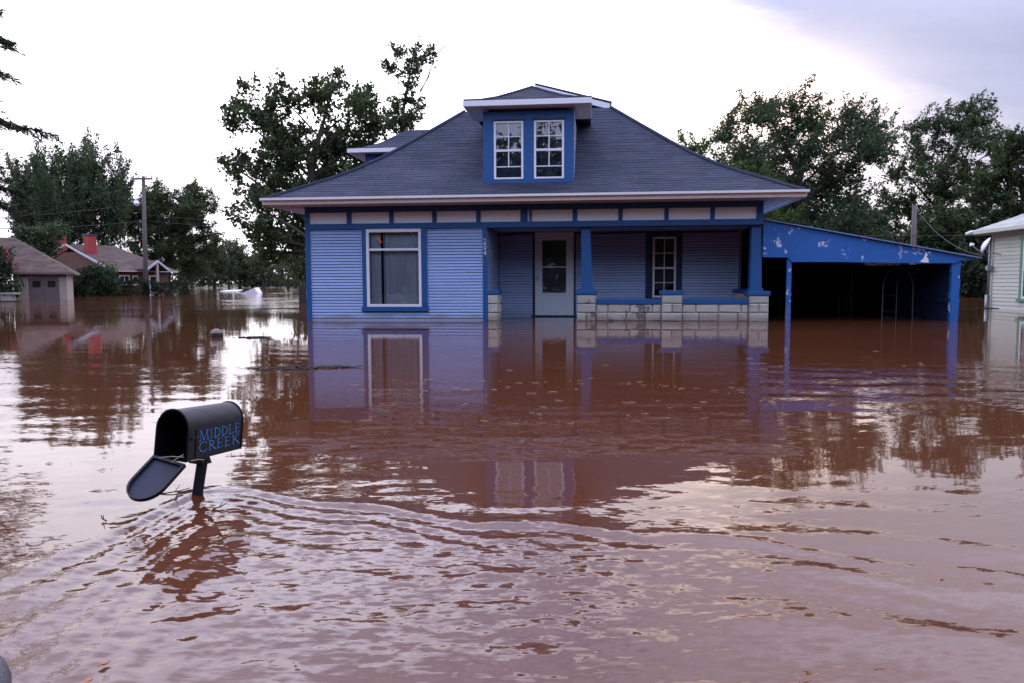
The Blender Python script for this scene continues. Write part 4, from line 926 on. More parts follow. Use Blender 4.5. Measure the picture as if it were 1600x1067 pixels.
# local x: front wall to the right and away; local y: gable wall to the left and away
LU, LV = 4.3, 10.0
part('wall', G().box(0, LU, 0, .2, -.9, 1.72).box(0, .2, .201, LV, -.9, 1.72).box(LU - .2, LU, .201, LV, -.9, 1.72), BRICK, bg_)
part('gable_wall', G().prism([(0.0, .05, 1.722), (0.0, LV - .05, 1.722), (0, LV / 2 + .9, 3.15), (0, LV / 2 - .9, 3.15)], (.18, 0, 0)), BRICK, bg_)
g = G(); ss = G(); pf = [(0, 1.74), (5.5, 3.72)]
slope(ss, g, (-.4, -.5, 0), (1, 0, 0), (0, 1, 0), LU + .9, pf, .05, .28, course=.2, w=.4); slope(ss, g, (LU + .5, LV + .5, 0), (-1, 0, 0), (0, -1, 0), LU + .9, pf, .28, .16, course=.4, w=.6)
slope(ss, g, (LU + .5, -.5, 0), (0, 1, 0), (-1, 0, 0), LV + 1, [(0, 1.74), (1.54, 3.72)], 3.57, 3.57, course=.2, w=.4)
rf = part('roof', g, BROOF, bg_); o = part('shingles', ss, BROOF, rf); o['kind'] = 'stuff'
part('rake_board', G().prism([(-.45, -.55, 1.62), (-.45, 4.9, 3.58), (-.45, 4.9, 3.72), (-.45, -.55, 1.76)], (.08, 0, 0)).prism([(-.45, LV + .55, 1.62), (-.45, 5.1, 3.58), (-.45, 5.1, 3.72), (-.45, LV + .55, 1.76)], (.08, 0, 0)), GTRIM, bg_)
part('eave_fascia', G().box(-.4, LU + .5, -.56, -.52, 1.66, 1.74), GTRIM, bg_)
def chimney(x, y, z0, z1, w_):
    c_ = part('chimney', G().box(x - w_ / 2, x + w_ / 2, y - w_ / 2, y + w_ / 2, z0, z1), REDB, bg_, bevel=.02)
    part('chimney_cap', G().box(x - w_ / 2 - .06, x + w_ / 2 + .06, y - w_ / 2 - .06, y + w_ / 2 + .06, z1 + .002, z1 + .12), NAVYD, c_)
chimney(.35, 3.2, 2.0, 4.30, .62); chimney(.5, 7.2, 2.0, 4.6, .58)
for xx, w_ in ((.4, .78),):
    w1 = thing('window', None, None); w1.parent = bg_
    part('frame', G().box(xx, xx + w_, -.04, -.002, .72, 1.42), WHITE, w1); part('pane', G().box(xx + .07, xx + w_ / 2 - .03, -.052, -.042, .79, 1.35), DARK, w1); part('pane', G().box(xx + w_ / 2 + .03, xx + w_ - .07, -.052, -.042, .79, 1.35), DARK, w1)
w1 = thing('window', None, None); w1.parent = bg_
part('frame', G().box(1.42, 1.84, -.04, -.002, .70, 1.40), WHITE, w1); part('pane', G().box(1.48, 1.78, -.052, -.042, .78, 1.32), DARK, w1)
part('sticker', G().box(1.55, 1.70, -.06, -.054, .80, .98), ORANGE, w1)['label'] = 'orange notice in the small window'
part('porch_gable_board', G().prism([(1.45, -1.75, 1.72), (2.3, -1.75, 2.32), (3.25, -1.75, 1.62), (3.25, -1.75, 1.80), (2.3, -1.75, 2.50), (1.45, -1.75, 1.90)], (0, .08, 0)), GTRIM, bg_)
part('porch_roof', G().prism([(1.45, -1.66, 1.88), (2.3, -1.66, 2.48), (3.25, -1.66, 1.78), (3.25, -1.66, 1.70), (2.3, -1.66, 2.38), (1.45, -1.66, 1.78)], (0, 3.4, 0)), BROOF, bg_)
part('porch_post', G().box(2.2, 2.36, -1.70, -1.54, -.9, 2.3), TANW, bg_)
w1 = thing('front_door', None, None); w1.parent = bg_
part('door_frame', G().box(2.7, 3.5, -.04, -.002, -.3, 1.40), WHITE, w1); part('pane', G().box(2.8, 3.4, -.052, -.042, .2, 1.32), DARK, w1)

# ------------------------------------------------------------------ poles and wires
def pole(loc, h, r, label, arm=None, lamp=None, lean=(0, 0)):
    p = thing('utility_pole', label, 'utility pole', loc, 0, None)
    part('pole', G().tube([(0, 0, -1), (lean[0] * .5, lean[1] * .5, h * .5), (lean[0], lean[1], h)], [r * 1.25, r * 1.1, r * .85], 10), WOODP, p, smooth=True)
    if arm:
        z, l = arm
        c_ = part('crossarm', G().box(lean[0] - l / 2, lean[0] + l / 2, lean[1] - r - .09, lean[1] - r, z - .06, z + .06).tube([(lean[0] - l * .3, lean[1] - r, z - .05), (lean[0], lean[1] - r, z - .5)], .015, 5).tube([(lean[0] + l * .3, lean[1] - r, z - .05), (lean[0], lean[1] - r, z - .5)], .015, 5), WOODP, p)
        for xx in (-.46, -.2, .2, .46): part('insulator', G().lathe([(.0, .22), (.05, .2), (.06, .1), (.03, .0)], (lean[0] + xx * l, lean[1] - r - .045, z + .06), 8), GUTT, c_)
    if lamp:
        part('lamp_bracket', G().tube([(lean[0] * .8, 0, lamp), (lean[0] - .3, -.2, lamp + .12), (lean[0] - .42, -.25, lamp)], .025, 6), STEEL, p)
        part('lamp_head', G().lathe([(.05, .16), (.13, .1), (.20, -.02), (.16, -.12), (.06, -.22)], (lean[0] - .42, -.25, lamp - .1), 14), GUTT, p, smooth=True)
    return p
pole((-25.72, 52.9, 0), 8.25, .13, 'tall grey utility pole with crossarm and street lamp beside the brick bungalow', (8.05, 1.4), 6.5, (.17, 0))
pole((-44.3, 118, .6), 6.9, .14, 'distant utility pole standing in front of the far tree row', (5.6, 1.6))
pole((15.93, 30, 0), 3.8, .10, 'grey utility pole rising behind the blue carport', None)
def wire(a, b, sag, label, r=.012):
    a, b = Vector(a), Vector(b); pts = [a + (b - a) * t / 12 - Vector((0, 0, sag * 4 * (t / 12) * (1 - t / 12))) for t in range(13)]
    tag(part('overhead_wire', G().tube(pts, r, 4), WIRE), label, 'wire', 'overhead wires')
wire((-25.6, 52.9, 6.4), (-33.5, 40, 4.1), .25, 'overhead wire sloping left from the pole lamp over the garage', .014)
wire((-25.6, 52.9, 5.2), (-31.5, 46, 4.2), .15, 'overhead wire from mid pole to the bungalow chimney side', .02)
wire((-25.55, 52.9, 7.95), (-39, 60, 6.2), .3, 'topmost overhead wire running left behind the plume tree', .014)
wire((-25.5, 52.9, 5.2), (-12, 53, 4.5), .2, 'lower wire running right from the left pole towards the oak', .014)
wire((-25.5, 52.9, 5.6), (-12, 53, 4.95), .2, 'upper wire running right from the left pole towards the oak', .012)
wire((15.9, 29.9, 3.7), (13.9, 22.3, 1.55), .35, 'service wire sagging from the right pole to the cream house', .012)
wire((15.9, 29.9, 2.6), (21, 30, 2.7), .05, 'level wire running right from the right pole', .010)
wire((15.9, 29.9, 2.6), (11.5, 30, 2.7), .05, 'level wire running left from the right pole behind the carport', .010)

# ------------------------------------------------------------------ things afloat
bl = thing('ball', 'dark ball with a pale top band floating left of the house', 'ball', (-4.63, 11.75, .03))
def sphere_band(r, z0, z1, n=8, k=20):
    return G().lathe([(math.sqrt(max(r * r - z * z, 0)), z) for z in [r * math.sin(q_) for q_ in np.linspace(math.asin(max(-1, z0 / r)), math.asin(min(1, z1 / r)), n)]], k=k)
RB = .098
part('ball_body', sphere_band(RB, -RB, .035), mat('dark_rubber', (.03, .024, .022), .6, .2), bl, smooth=True)
part('ball_top', sphere_band(RB, .035, RB), mat('pale_rubber', (.17, .15, .13), .6, .15, 12), bl, smooth=True)
def debris(cx, cy, lx, ly, n, label, seed):
    r = random.Random(seed); g = G()
    for i in range(n):
        t = r.gauss(0, .42); x = cx + t * lx; y = cy + r.gauss(0, .4) * ly * (1 - min(abs(t), .9)); a = r.gauss(0, .5); l = r.uniform(.05, .22) * (lx / 1.0) ** .3
        d = Vector((math.cos(a), math.sin(a), r.uniform(-.15, .2))) * l / 2; c_ = Vector((x, y, r.uniform(0, .012)))
        g.tube([c_ - d, c_ + d], r.uniform(.003, .009), 4, tone=r.random())
    tag(part('floating_debris', g, TWIG), label, 'debris', kind='thing')
debris(-3.98, 11.55, .26, .16, 55, 'small dark raft of twigs floating right of the ball', 1)
debris(-1.82, 7.5, .26, .12, 46, 'dark raft of twigs and mulch in front of the picture window', 2)
debris(-2.2, 7.42, .42, .26, 40, 'thin scatter of wet twigs trailing left of the mulch raft', 3)
debris(14.0, 22.2, .6, .3, 60, 'drift of litter at the foot of the cream house downspout', 4)
g = G(); r_ = random.Random(9)
for i in range(120):
    y = r_.uniform(3.6, 10.5); x = r_.uniform(-.45, .62) * y
    if r_.random() < .6: y = r_.choice((4.6, 5.2, 5.9, 6.4)) + r_.gauss(0, .12); x = r_.gauss(r_.choice((-.6, .9, 1.6, .2)), .45)
    a = r_.gauss(0, .55); l = r_.uniform(.015, .075); d = Vector((math.cos(a), math.sin(a), 0)) * l / 2; c_ = Vector((x, y, .004))
    g.tube([c_ - d, c_ + Vector((0, .003, 0)), c_ + d], .0013, 4, tone=r_.random())
tag(part('floating_straw', g, STRAW), 'loose pale straw and chaff drifting on the water before the porch', 'straw', kind='stuff')
for (x, y, lab) in ((-.905, 1.60, 'orange fallen leaf floating near the lower left corner, farther one'), (-.90, 1.53, 'orange fallen leaf floating near the lower left corner, nearer one')):
    a = r_.uniform(0, 6); l = .011
    vs = [(l * math.cos(t) * (1 + .3 * math.cos(2 * t)), l * .6 * math.sin(t), .002 * math.cos(3 * t)) for t in [i * math.pi / 5 for i in range(10)]]
    tag(part('fallen_leaf', G().prism([Vector(v_) for v_ in vs], (0, 0, .0012)), mat('orange_leaf', (.35, .12, .05), .6, .2), loc=(x, y, .006), rot=(0, 0, a)), lab, 'leaf', 'fallen leaves on the water')
# tipped white box and slab far out
wb = thing('tipped_white_box', 'white tipped box corner sticking out of the far floodwater', 'box', (-19.9, 57, 0), 0)
part('box_shell', G().prism([(-.66, 0, .0), (.46, -.1, .86 - .4), (.66, .05, .02), (.6, .05, -.5), (-.5, 0, -.6)], (.10, .7, .05)), GUTT, wb, bevel=.02)
part('box_edge', G().tube([(-.64, -.02, .02), (.45, -.12, .47)], .012, 5), STEEL, wb)
tag(part('floating_slab', G().prism([(-28.9, 74.5, -.02), (-27.2, 74.5, -.02), (-26.9, 75.3, .10), (-28.6, 75.4, .06)], (0, 0, .07)), GUTT, bevel=.02), 'flat white slab adrift left of the tipped white box', 'slab')
tag(part('dark_stump', G().lathe([(.5, -.3), (.46, .1), (.3, .28), (.0, .3)], (-31.6, 74, 0), 10), TWIG), 'low dark clump breaking the water left of the white slab', 'stump')
bx_ = thing('dark_utility_box', 'dark brown box standing in the water behind the left corner of the blue house', 'box', (-8.5, 30, 0))
part('cabinet', G().box(0, .55, 0, .5, -.9, .78), mat('dark_brown_paint', (.028, .020, .018), .7, .2), bx_, bevel=.02)
part('door_panel', G().box(.05, .5, -.02, -.001, -.3, .72), MATS['dark_brown_paint'], bx_, bevel=.01)
part('label_plate', G().box(.32, .46, -.03, -.021, .22, .50), WHITE, bx_)
# rounded rubber edge in the lower left corner: a tyre lying in the water
ty = thing('tyre', 'dark grey rubber tyre edge rising from the water in the lower left corner', 'tyre', (-1.325, 1.378, -.005), 0)
def torus(R_, r, k=48, q=16, flat=1):
    vs = []; fs = []
    for i in range(k):
        t = 2 * math.pi * i / k
        for j in range(q):
            s_ = 2 * math.pi * j / q; rr = R_ + r * math.cos(s_); vs.append((rr * math.cos(t), rr * math.sin(t), r * flat * math.sin(s_)))
    for i in range(k):
        for j in range(q): fs.append((i * q + j, ((i + 1) % k) * q + j, ((i + 1) % k) * q + (j + 1) % q, i * q + (j + 1) % q))
    return G().add(vs, fs)
part('tread', torus(.23, .075, flat=.75), mat('tyre_rubber', (.055, .055, .065), .55, .35, 14, bump=.3, col2=(.13, .13, .13)), ty, smooth=True)
part('bead', torus(.16, .018), BLACKM, ty, smooth=True)

# ------------------------------------------------------------------ trees: a limbed trunk and a crown of many small leaves
def leaves_mesh(name, C, A, N, Ln, Wd, tone, m):
    """C centres, A leaf axes, N leaf normals (k,3); Ln, Wd sizes; one folded lozenge of two triangles per leaf"""
    A = A / np.linalg.norm(A, axis=1, keepdims=True); B = np.cross(A, N); B /= (np.linalg.norm(B, axis=1, keepdims=True) + 1e-9)
    Nn = np.cross(B, A); k = len(C)
    V = np.stack([C - A * Ln[:, None] * .5, C + B * Wd[:, None] * .5 + Nn * Wd[:, None] * .18, C + A * Ln[:, None] * .5, C - B * Wd[:, None] * .5 + Nn * Wd[:, None] * .18], 1).reshape(-1, 3).astype(np.float32)
    b = np.arange(k)[:, None] * 4
    Tt = np.stack([b + [0, 1, 2], b + [0, 2, 3]], 1).reshape(-1, 3).astype(np.int32)
    me = bpy.data.meshes.new(name); nf = len(Tt)
    me.vertices.add(len(V)); me.vertices.foreach_set('co', V.ravel()); me.loops.add(nf * 3); me.loops.foreach_set('vertex_index', Tt.ravel())
    me.polygons.add(nf); me.polygons.foreach_set('loop_start', np.arange(0, nf * 3, 3, dtype=np.int32)); me.update(calc_edges=True)
    at = me.attributes.new('tone', 'FLOAT', 'FACE'); at.data.foreach_set('value', np.repeat(tone, 2).astype(np.float32)); me.materials.append(m)
    return me
TREE_GROUPS = {}
def tree(key, name, label, cat, base, blobs, m, seed, leaf=.2, per=26, dens=1.0, strand=.6, sig=.16, wind=(0, 0, .35), depth=.75, group=None, trunk_r=.22, fork=.35, thin=0.0, tb=-1.0, twig_r=.016, aspect=.5):
    rng = np.random.default_rng(seed)
    t = thing(name, label, cat, (base[0], base[1], 0), 0, group)
    cen = []; strd = []; bidx = []
    Bc = []
    xs = np.array([b[0] for b in blobs]); xm = xs.mean(); span = max(np.ptp(xs) / 2, .5)
    top = max(b[1] + b[2] for b in blobs)
    for i, (bx, bz, r) in enumerate(blobs):
        w_ = math.sqrt(max(0, 1 - min(1, abs(bx - xm) / (span + r)) ** 2))
        by = rng.uniform(-1, 1) * span * depth * w_ * .8
        c = np.array([bx, by, bz]); Bc.append((c, r))
        n = max(4, int(dens * 7.5 * (r / .85) ** 2 + 3))
        d = rng.normal(size=(n, 3)); d /= np.linalg.norm(d, axis=1, keepdims=True)
        p = c + d * (r * rng.uniform(.25, 1.0, (n, 1)) ** .6) * np.array([1, 1.15, 1])
        cen.append(p); o_ = p - c; o_ = o_ / (np.linalg.norm(o_, axis=1, keepdims=True) + 1e-6)
        s = o_ * .7 + np.array(wind) + rng.normal(0, .3, (n, 3)); strd.append(s / np.linalg.norm(s, axis=1, keepdims=True)); bidx += [i] * n
    P = np.concatenate(cen); S_ = np.concatenate(strd); bidx = np.array(bidx)
    keep = rng.random(len(P)) > thin; P, S_, bidx = P[keep], S_[keep], bidx[keep]
    ct = rng.uniform(0, 1, len(P)); sl_ = strand * rng.uniform(.5, 1.4, len(P))
    k = per
    nl = rng.poisson(k, len(P)); idx = np.repeat(np.arange(len(P)), nl); q = rng.uniform(-.5, .7, len(idx))
    C = P[idx] + S_[idx] * (q * sl_[idx])[:, None] + rng.normal(0, 1, (len(idx), 3)) * (sig * (1.05 - .6 * np.clip(q + .5, 0, 1)))[:, None]
    A = S_[idx] * .8 + rng.normal(0, .7, (len(idx), 3)); N = rng.normal(size=(len(idx), 3)) + np.array([0, 0, .6])
    Ln = leaf * rng.uniform(.6, 1.35, len(idx)); tone = np.clip(.55 * ct[idx] + .45 * rng.random(len(idx)), 0, 1)
    ok = C[:, 2] > .02
    me = leaves_mesh('crown', C[ok], A[ok], N[ok], Ln[ok], (Ln * aspect)[ok], tone[ok], m)
    put('crown', me, t)
    # trunk, limbs to each clump, twigs to the leaf sprays
    g = G(); r0 = trunk_r
    lowz = min(b[1] for b in blobs); fz = max(.6, min(top * fork, 6)); cx = float(np.median(xs))
    tp = [(0, 0, tb), (.02, .03, fz * .4), (cx * .12, .05, fz)]
    topc = max(Bc, key=lambda e_: e_[0][2])[0]; mid = (cx * .5, .0, (fz + topc[2]) * .5)
    lead = [(0, 0, tb), (.03, .02, fz * .5), (cx * .15, 0, fz), mid, (topc[0], topc[1], topc[2])]
    g.tube(lead, [r0 * 1.25, r0, r0 * .85, r0 * .5, r0 * .12], 8)
    L_ = [Vector(p) for p in lead]
    for i, (c, r) in enumerate(Bc):
        best = None
        for s in np.linspace(0.35, .92, 9):
            seg = s * (len(L_) - 1); a = int(seg); f_ = seg - a; p = L_[a].lerp(L_[min(a + 1, len(L_) - 1)], f_)
            dz_ = c[2] - p.z; hd = math.hypot(c[0] - p.x, c[1] - p.y); sc_ = abs(dz_ - hd * .8)
            if best is None or sc_ < best[0]: best = (sc_, p, s)
        p = best[1]; rr = r0 * (1 - best[2]) * .55 + .02
        midp = p.lerp(Vector(c), .5) + Vector((rng.normal(0, .08 * r), rng.normal(0, .08 * r), .12 * r))
        g.tube([p, midp, Vector(c)], [rr, rr * .6, rr * .25], 5, cap=False)
        js = np.where(bidx == i)[0]
        for j in js[:: 2 if len(js) > 16 else 1]:
            e_ = Vector(P[j] + S_[j] * sl_[j] * .4); st = Vector(c).lerp(midp, rng.uniform(0, .5))
            g.tube([st, st.lerp(e_, .55) + Vector(rng.normal(0, .06, 3)), e_], [twig_r, twig_r * .7, twig_r * .3], 3, cap=False)
    part('trunk', g, BARK, t, smooth=True)
    return t
TREES = {
 'oak': [[-7.85,33.0],[[-3.26,8.46,0.84],[-3.55,7.78,0.62],[-2.01,8.8,0.56],[-2.45,7.78,0.84],[-2.62,6.64,0.9],[-3.97,5.83,0.56],[-3.21,5.47,1.07],[-1.79,6.69,1.07],[-0.64,8.45,0.84],[0.41,8.85,0.73],[1.29,8.84,0.67],[1.69,7.9,0.73],[-0.4,7.09,1.18],[0.84,7.09,1.12],[-1.28,5.19,1.41],[-2.7,3.96,1.12],[-2.46,2.72,1.01],[0.4,5.59,1.27],[2.09,7.49,0.56],[-2.98,2.16,0.56],[-1.64,2.02,0.96],[-1.73,3.68,1.41],[-0.47,3.95,1.41],[1.24,6.41,0.84]]],
 'slender': [[-5.11,35.0],[[-0.61,8.01,0.48],[-0.05,8.41,0.51],[0.47,8.17,0.51],[0.37,9.18,0.3],[0.52,9.75,0.27],[0.5,10.31,0.45],[0.08,10.97,0.39],[0.8,10.88,0.42],[1.33,11.08,0.36],[0.66,11.42,0.33],[0.92,8.69,0.45],[-0.34,8.89,0.42],[0.34,7.46,0.66],[0.15,6.45,0.78],[-0.48,10.52,0.21]]],
 'plume': [[-37.54,64.0],[[-2.24,8.83,1.42],[-3.3,7.24,1.31],[-0.85,9.73,1.2],[0.63,10.25,1.42],[2.21,9.72,1.31],[3.58,9.07,1.31],[4.28,7.74,1.09],[-1.25,7.23,1.96],[1.45,7.22,2.18],[3.0,5.88,1.85],[-2.68,5.79,1.53],[0.28,5.46,2.07],[-3.33,8.57,0.76]]],
 'dense': [[-33.96,74.0],[[-2.65,8.38,1.39],[-0.25,9.23,1.39],[2.12,9.35,1.51],[3.32,7.99,1.26],[2.62,6.01,1.77],[0.28,6.95,2.4],[-2.13,5.91,2.02],[1.42,4.03,1.89],[-1.1,3.66,1.89],[3.91,6.93,0.88],[4.22,8.79,1.01],[4.5,6.0,1.01],[3.44,4.46,1.26],[-1.55,7.88,1.64],[2.63,2.9,1.64],[-4.09,6.97,1.51]]],
 'right': [[16.48,44.0],[[-3.63,9.55,0.9],[-2.61,10.27,0.82],[-1.19,10.84,0.9],[0.09,10.84,0.82],[1.39,10.26,0.9],[2.69,10.03,0.75],[3.62,9.45,0.6],[4.29,8.15,0.67],[3.11,8.15,1.35],[1.27,8.16,1.72],[-0.95,8.35,1.72],[-2.78,7.81,1.35],[-1.63,5.99,1.72],[0.6,5.61,1.95],[2.44,5.97,1.35],[-0.09,3.59,1.72],[-3.49,6.29,0.82],[-1.95,3.78,1.5],[1.77,3.4,1.72],[3.24,4.13,1.12]]],
 'lime': [[10.68,38.0],[[-1.89,7.56,0.45],[-1.4,7.12,0.58],[-0.7,6.65,0.65],[0.2,6.33,0.81],[1.01,5.86,0.91],[1.82,5.22,1.1],[2.65,4.02,1.1],[2.53,2.58,1.1],[0.55,4.97,0.97],[1.22,3.7,1.17]]],
 'tall': [[28.51,50.0],[[-1.87,10.94,0.85],[-0.54,11.18,1.02],[1.12,11.34,1.02],[2.39,11.01,0.77],[-1.64,9.21,1.15],[0.46,9.21,1.36],[2.47,9.28,0.94],[-3.26,7.82,0.81],[-1.9,7.4,1.15],[0.13,7.06,1.36],[2.24,6.96,1.28],[-1.07,5.4,1.62],[-3.15,4.78,1.15],[-3.62,6.16,0.85],[1.08,4.55,1.7],[-1.41,3.3,1.7]]],
 'edge': [[28.59,42.0],[[-0.95,8.65,0.93],[-0.19,7.44,1.5],[-1.31,6.68,1.15],[-1.97,5.63,1.07],[-0.24,5.0,1.65],[-1.6,3.88,1.22],[1.36,8.12,1.79],[1.88,4.99,2.15],[-0.12,2.53,1.79],[-2.06,2.19,1.22],[-0.76,1.12,1.57],[0.68,0.76,1.57]]],
 'thicketA': [[20.75,46.0],[[-0.88,3.13,1.57],[0.66,3.89,1.41],[1.86,2.73,1.57],[0.34,1.57,1.76],[-1.6,1.19,1.57],[2.32,0.79,1.57]]],
 'thicketB': [[24.15,43.0],[[-1.18,2.42,1.47],[0.24,3.32,1.47],[1.72,2.59,1.47],[-0.41,1.15,1.65],[1.44,0.77,1.65],[2.71,0.77,1.47],[-1.85,0.79,1.47]]],
 'thicketC': [[23.3,37.0],[[-0.37,1.41,0.82],[0.23,2.03,0.82],[-0.81,0.78,0.82],[-0.01,0.46,0.82],[-1.3,1.1,0.69]]],
 'yard': [[-28.74,46.0],[[-0.4,3.63,0.78],[0.58,3.78,0.71],[0.03,3.01,0.86],[-0.82,3.13,0.71],[0.41,2.85,0.47]]],
 'row1': [[-46.63,118.0],[[0.21,5.3,1.61],[1.73,5.89,1.41],[-0.35,3.62,2.01],[1.64,3.11,2.01],[-1.51,4.62,1.41]]],
 'row2': [[-44.06,122.0],[[-1.11,6.47,1.25],[0.51,5.44,1.46],[-0.37,3.69,1.87],[1.16,3.17,1.66],[-1.9,4.42,1.46]]],
 'row3': [[-38.91,118.0],[[-0.02,4.88,1.11],[-0.56,3.59,1.51],[1.45,3.88,1.41],[0.41,2.59,1.41]]],
 'row4': [[-33.31,112.0],[[-0.34,4.09,1.34],[1.1,4.84,1.34],[-0.85,2.77,1.53],[1.24,2.95,1.72],[2.5,3.89,1.34]]],
 'row5': [[-48.87,115.0],[[0.2,4.53,1.76],[-1.3,3.56,1.76],[1.11,2.87,1.76],[-0.86,2.3,1.37]]],
 'row6': [[-27.36,100.0],[[0.29,3.99,1.53],[-0.6,2.3,1.53],[1.1,2.72,1.7]]],
 'row7': [[-43.02,125.0],[[0.16,4.07,1.28],[-0.42,2.7,1.28],[0.85,2.38,1.28]]],
}

T = TREES
tree('oak', 'oak_tree', 'large ragged oak standing directly behind the left side of the blue house', 'tree', *T['oak'], L1, 1, leaf=0.18, per=66, dens=1.7, strand=.55, sig=0.2, trunk_r=.35, fork=.3, wind=(0, 0, .15), twig_r=.018, aspect=.62)
tree('slender', 'slender_tree', 'slender open tree rising above the left dormer beside the oak', 'tree', *T['slender'], L1, 12, leaf=.17, per=45, dens=1.5, strand=.5, sig=.15, trunk_r=.16, fork=.5, wind=(0, 0, .2), twig_r=.014, aspect=.6)
tree('plume', 'poplar_tree', 'tall dense tree with many upright plumes behind the garage and brick bungalow', 'tree', *T['plume'], L2, 2, leaf=0.26, per=150, dens=1.25, strand=3.0, sig=0.24, wind=(0, 0, 2.0), trunk_r=.4, fork=.2, twig_r=.03, aspect=.42)
tree('dense', 'broadleaf_tree', 'broad rounded tree behind the tall utility pole and bungalow', 'tree', *T['dense'], L1, 3, leaf=0.24, per=80, dens=1.3, strand=.9, sig=.28, trunk_r=.45, fork=.25, wind=(.1, 0, .5), twig_r=.03)
tree('right', 'ash_tree', 'large feathery tree rising behind the right roof slope and carport', 'tree', *T['right'], L2, 4, leaf=0.21, per=105, dens=1.7, strand=1.3, sig=0.21, wind=(.55, 0, .25), trunk_r=.4, fork=.25, twig_r=.02, aspect=.4)
tree('lime', 'young_tree', 'lighter yellow green tree just over the right hip of the blue roof', 'tree', *T['lime'], L3, 5, leaf=0.18, per=70, dens=1.6, strand=.9, sig=.17, wind=(0, 0, .8), trunk_r=.22, fork=.25)
tree('tall', 'elm_tree', 'tall open crowned tree above the lower end of the carport roof', 'tree', *T['tall'], L1, 6, leaf=0.21, per=95, dens=1.5, strand=1.1, sig=0.2, wind=(.5, 0, .35), trunk_r=.4, fork=.25, twig_r=.02, aspect=.42)
tree('edge', 'hackberry_tree', 'dark tree at the right edge behind the cream house', 'tree', *T['edge'], L1, 7, leaf=0.21, per=80, dens=1.6, strand=.9, sig=.18, wind=(.2, 0, .2), trunk_r=.35, fork=.2)
tree('a', 'shrub', 'dark leafy thicket behind the middle of the carport roof', 'shrub', *T['thicketA'], L2, 8, leaf=0.27, per=70, dens=2.0, strand=1.0, sig=.2, wind=(0, 0, .6), trunk_r=.15, fork=.1, group='thickets behind the carport')
tree('b', 'shrub', 'dark leafy thicket round the foot of the right utility pole', 'shrub', *T['thicketB'], L1, 9, leaf=0.27, per=70, dens=2.0, strand=1.2, sig=.2, wind=(-.2, 0, .3), trunk_r=.15, fork=.1, group='thickets behind the carport')
tree('c', 'shrub', 'low dark thicket in the gap between the carport and the cream house', 'shrub', *T['thicketC'], L5, 10, leaf=0.20, per=60, dens=2.0, strand=.6, sig=.18, wind=(0, 0, .2), trunk_r=.12, fork=.1, group='thickets behind the carport')
tree('yard', 'small_tree', 'small pale green spreading tree between the garage and the bungalow', 'tree', *T['yard'], L4, 11, leaf=0.22, per=54, dens=2.56, strand=.6, sig=.2, wind=(.1, 0, .1), trunk_r=.14, fork=.4)
for i, (k, lab) in enumerate((('row1', 'far tree at the left end of the bank row, next to the broad tree'), ('row2', 'domed far tree beside the distant utility pole'), ('row3', 'far low tree right of the distant utility pole'),
                              ('row4', 'far tree in the gap beside the oak'), ('row5', 'far bushy tree behind the bungalow porch'), ('row6', 'far tree showing just left of the blue house corner'), ('row7', 'low far bush in the middle of the bank row'))):
    tree(k, 'bank_tree', lab, 'tree', *T[k], (L4, L2, L4, L4, L2, L4, L4)[i], 20 + i, leaf=.42, per=40, dens=.75, strand=.9, sig=.42, wind=(0, 0, .4), trunk_r=.25, fork=.3, group='trees along the far bank', twig_r=.04)
# continuous lower growth along the bank
def bushline(name, label, x0, x1, y, h, m, seed, n, kind, leaf=.4):
    rng = np.random.default_rng(seed); xs = rng.uniform(x0, x1, n)
    prof_ = h * (.55 + .25 * np.sin(xs * .35 + seed) + .2 * np.sin(xs * .9 + 2 * seed))
    z = .2 + prof_ * rng.uniform(0, 1, n) ** .7; C = np.stack([xs, y + rng.normal(0, 1.4, n), z], 1)
    A = rng.normal(size=(n, 3)); N = rng.normal(size=(n, 3)) + [0, 0, .5]; Ln = leaf * rng.uniform(.6, 1.4, n)
    tone = np.clip(.5 + .3 * np.sin(xs * .8) + rng.normal(0, .25, n), 0, 1)
    o = put(name, leaves_mesh(name, C, A, N, Ln, Ln * .5, tone, m)); return tag(o, label, 'undergrowth', kind=kind)
bushline('bank_undergrowth', 'low undergrowth along the far bank', -75, 40, 124, 4.2, L4, 31, 26000, 'stuff', .55)
bushline('right_undergrowth', 'undergrowth filling the ground behind the carport', 9, 45, 52, 6.0, L2, 33, 42000, 'stuff', .32)
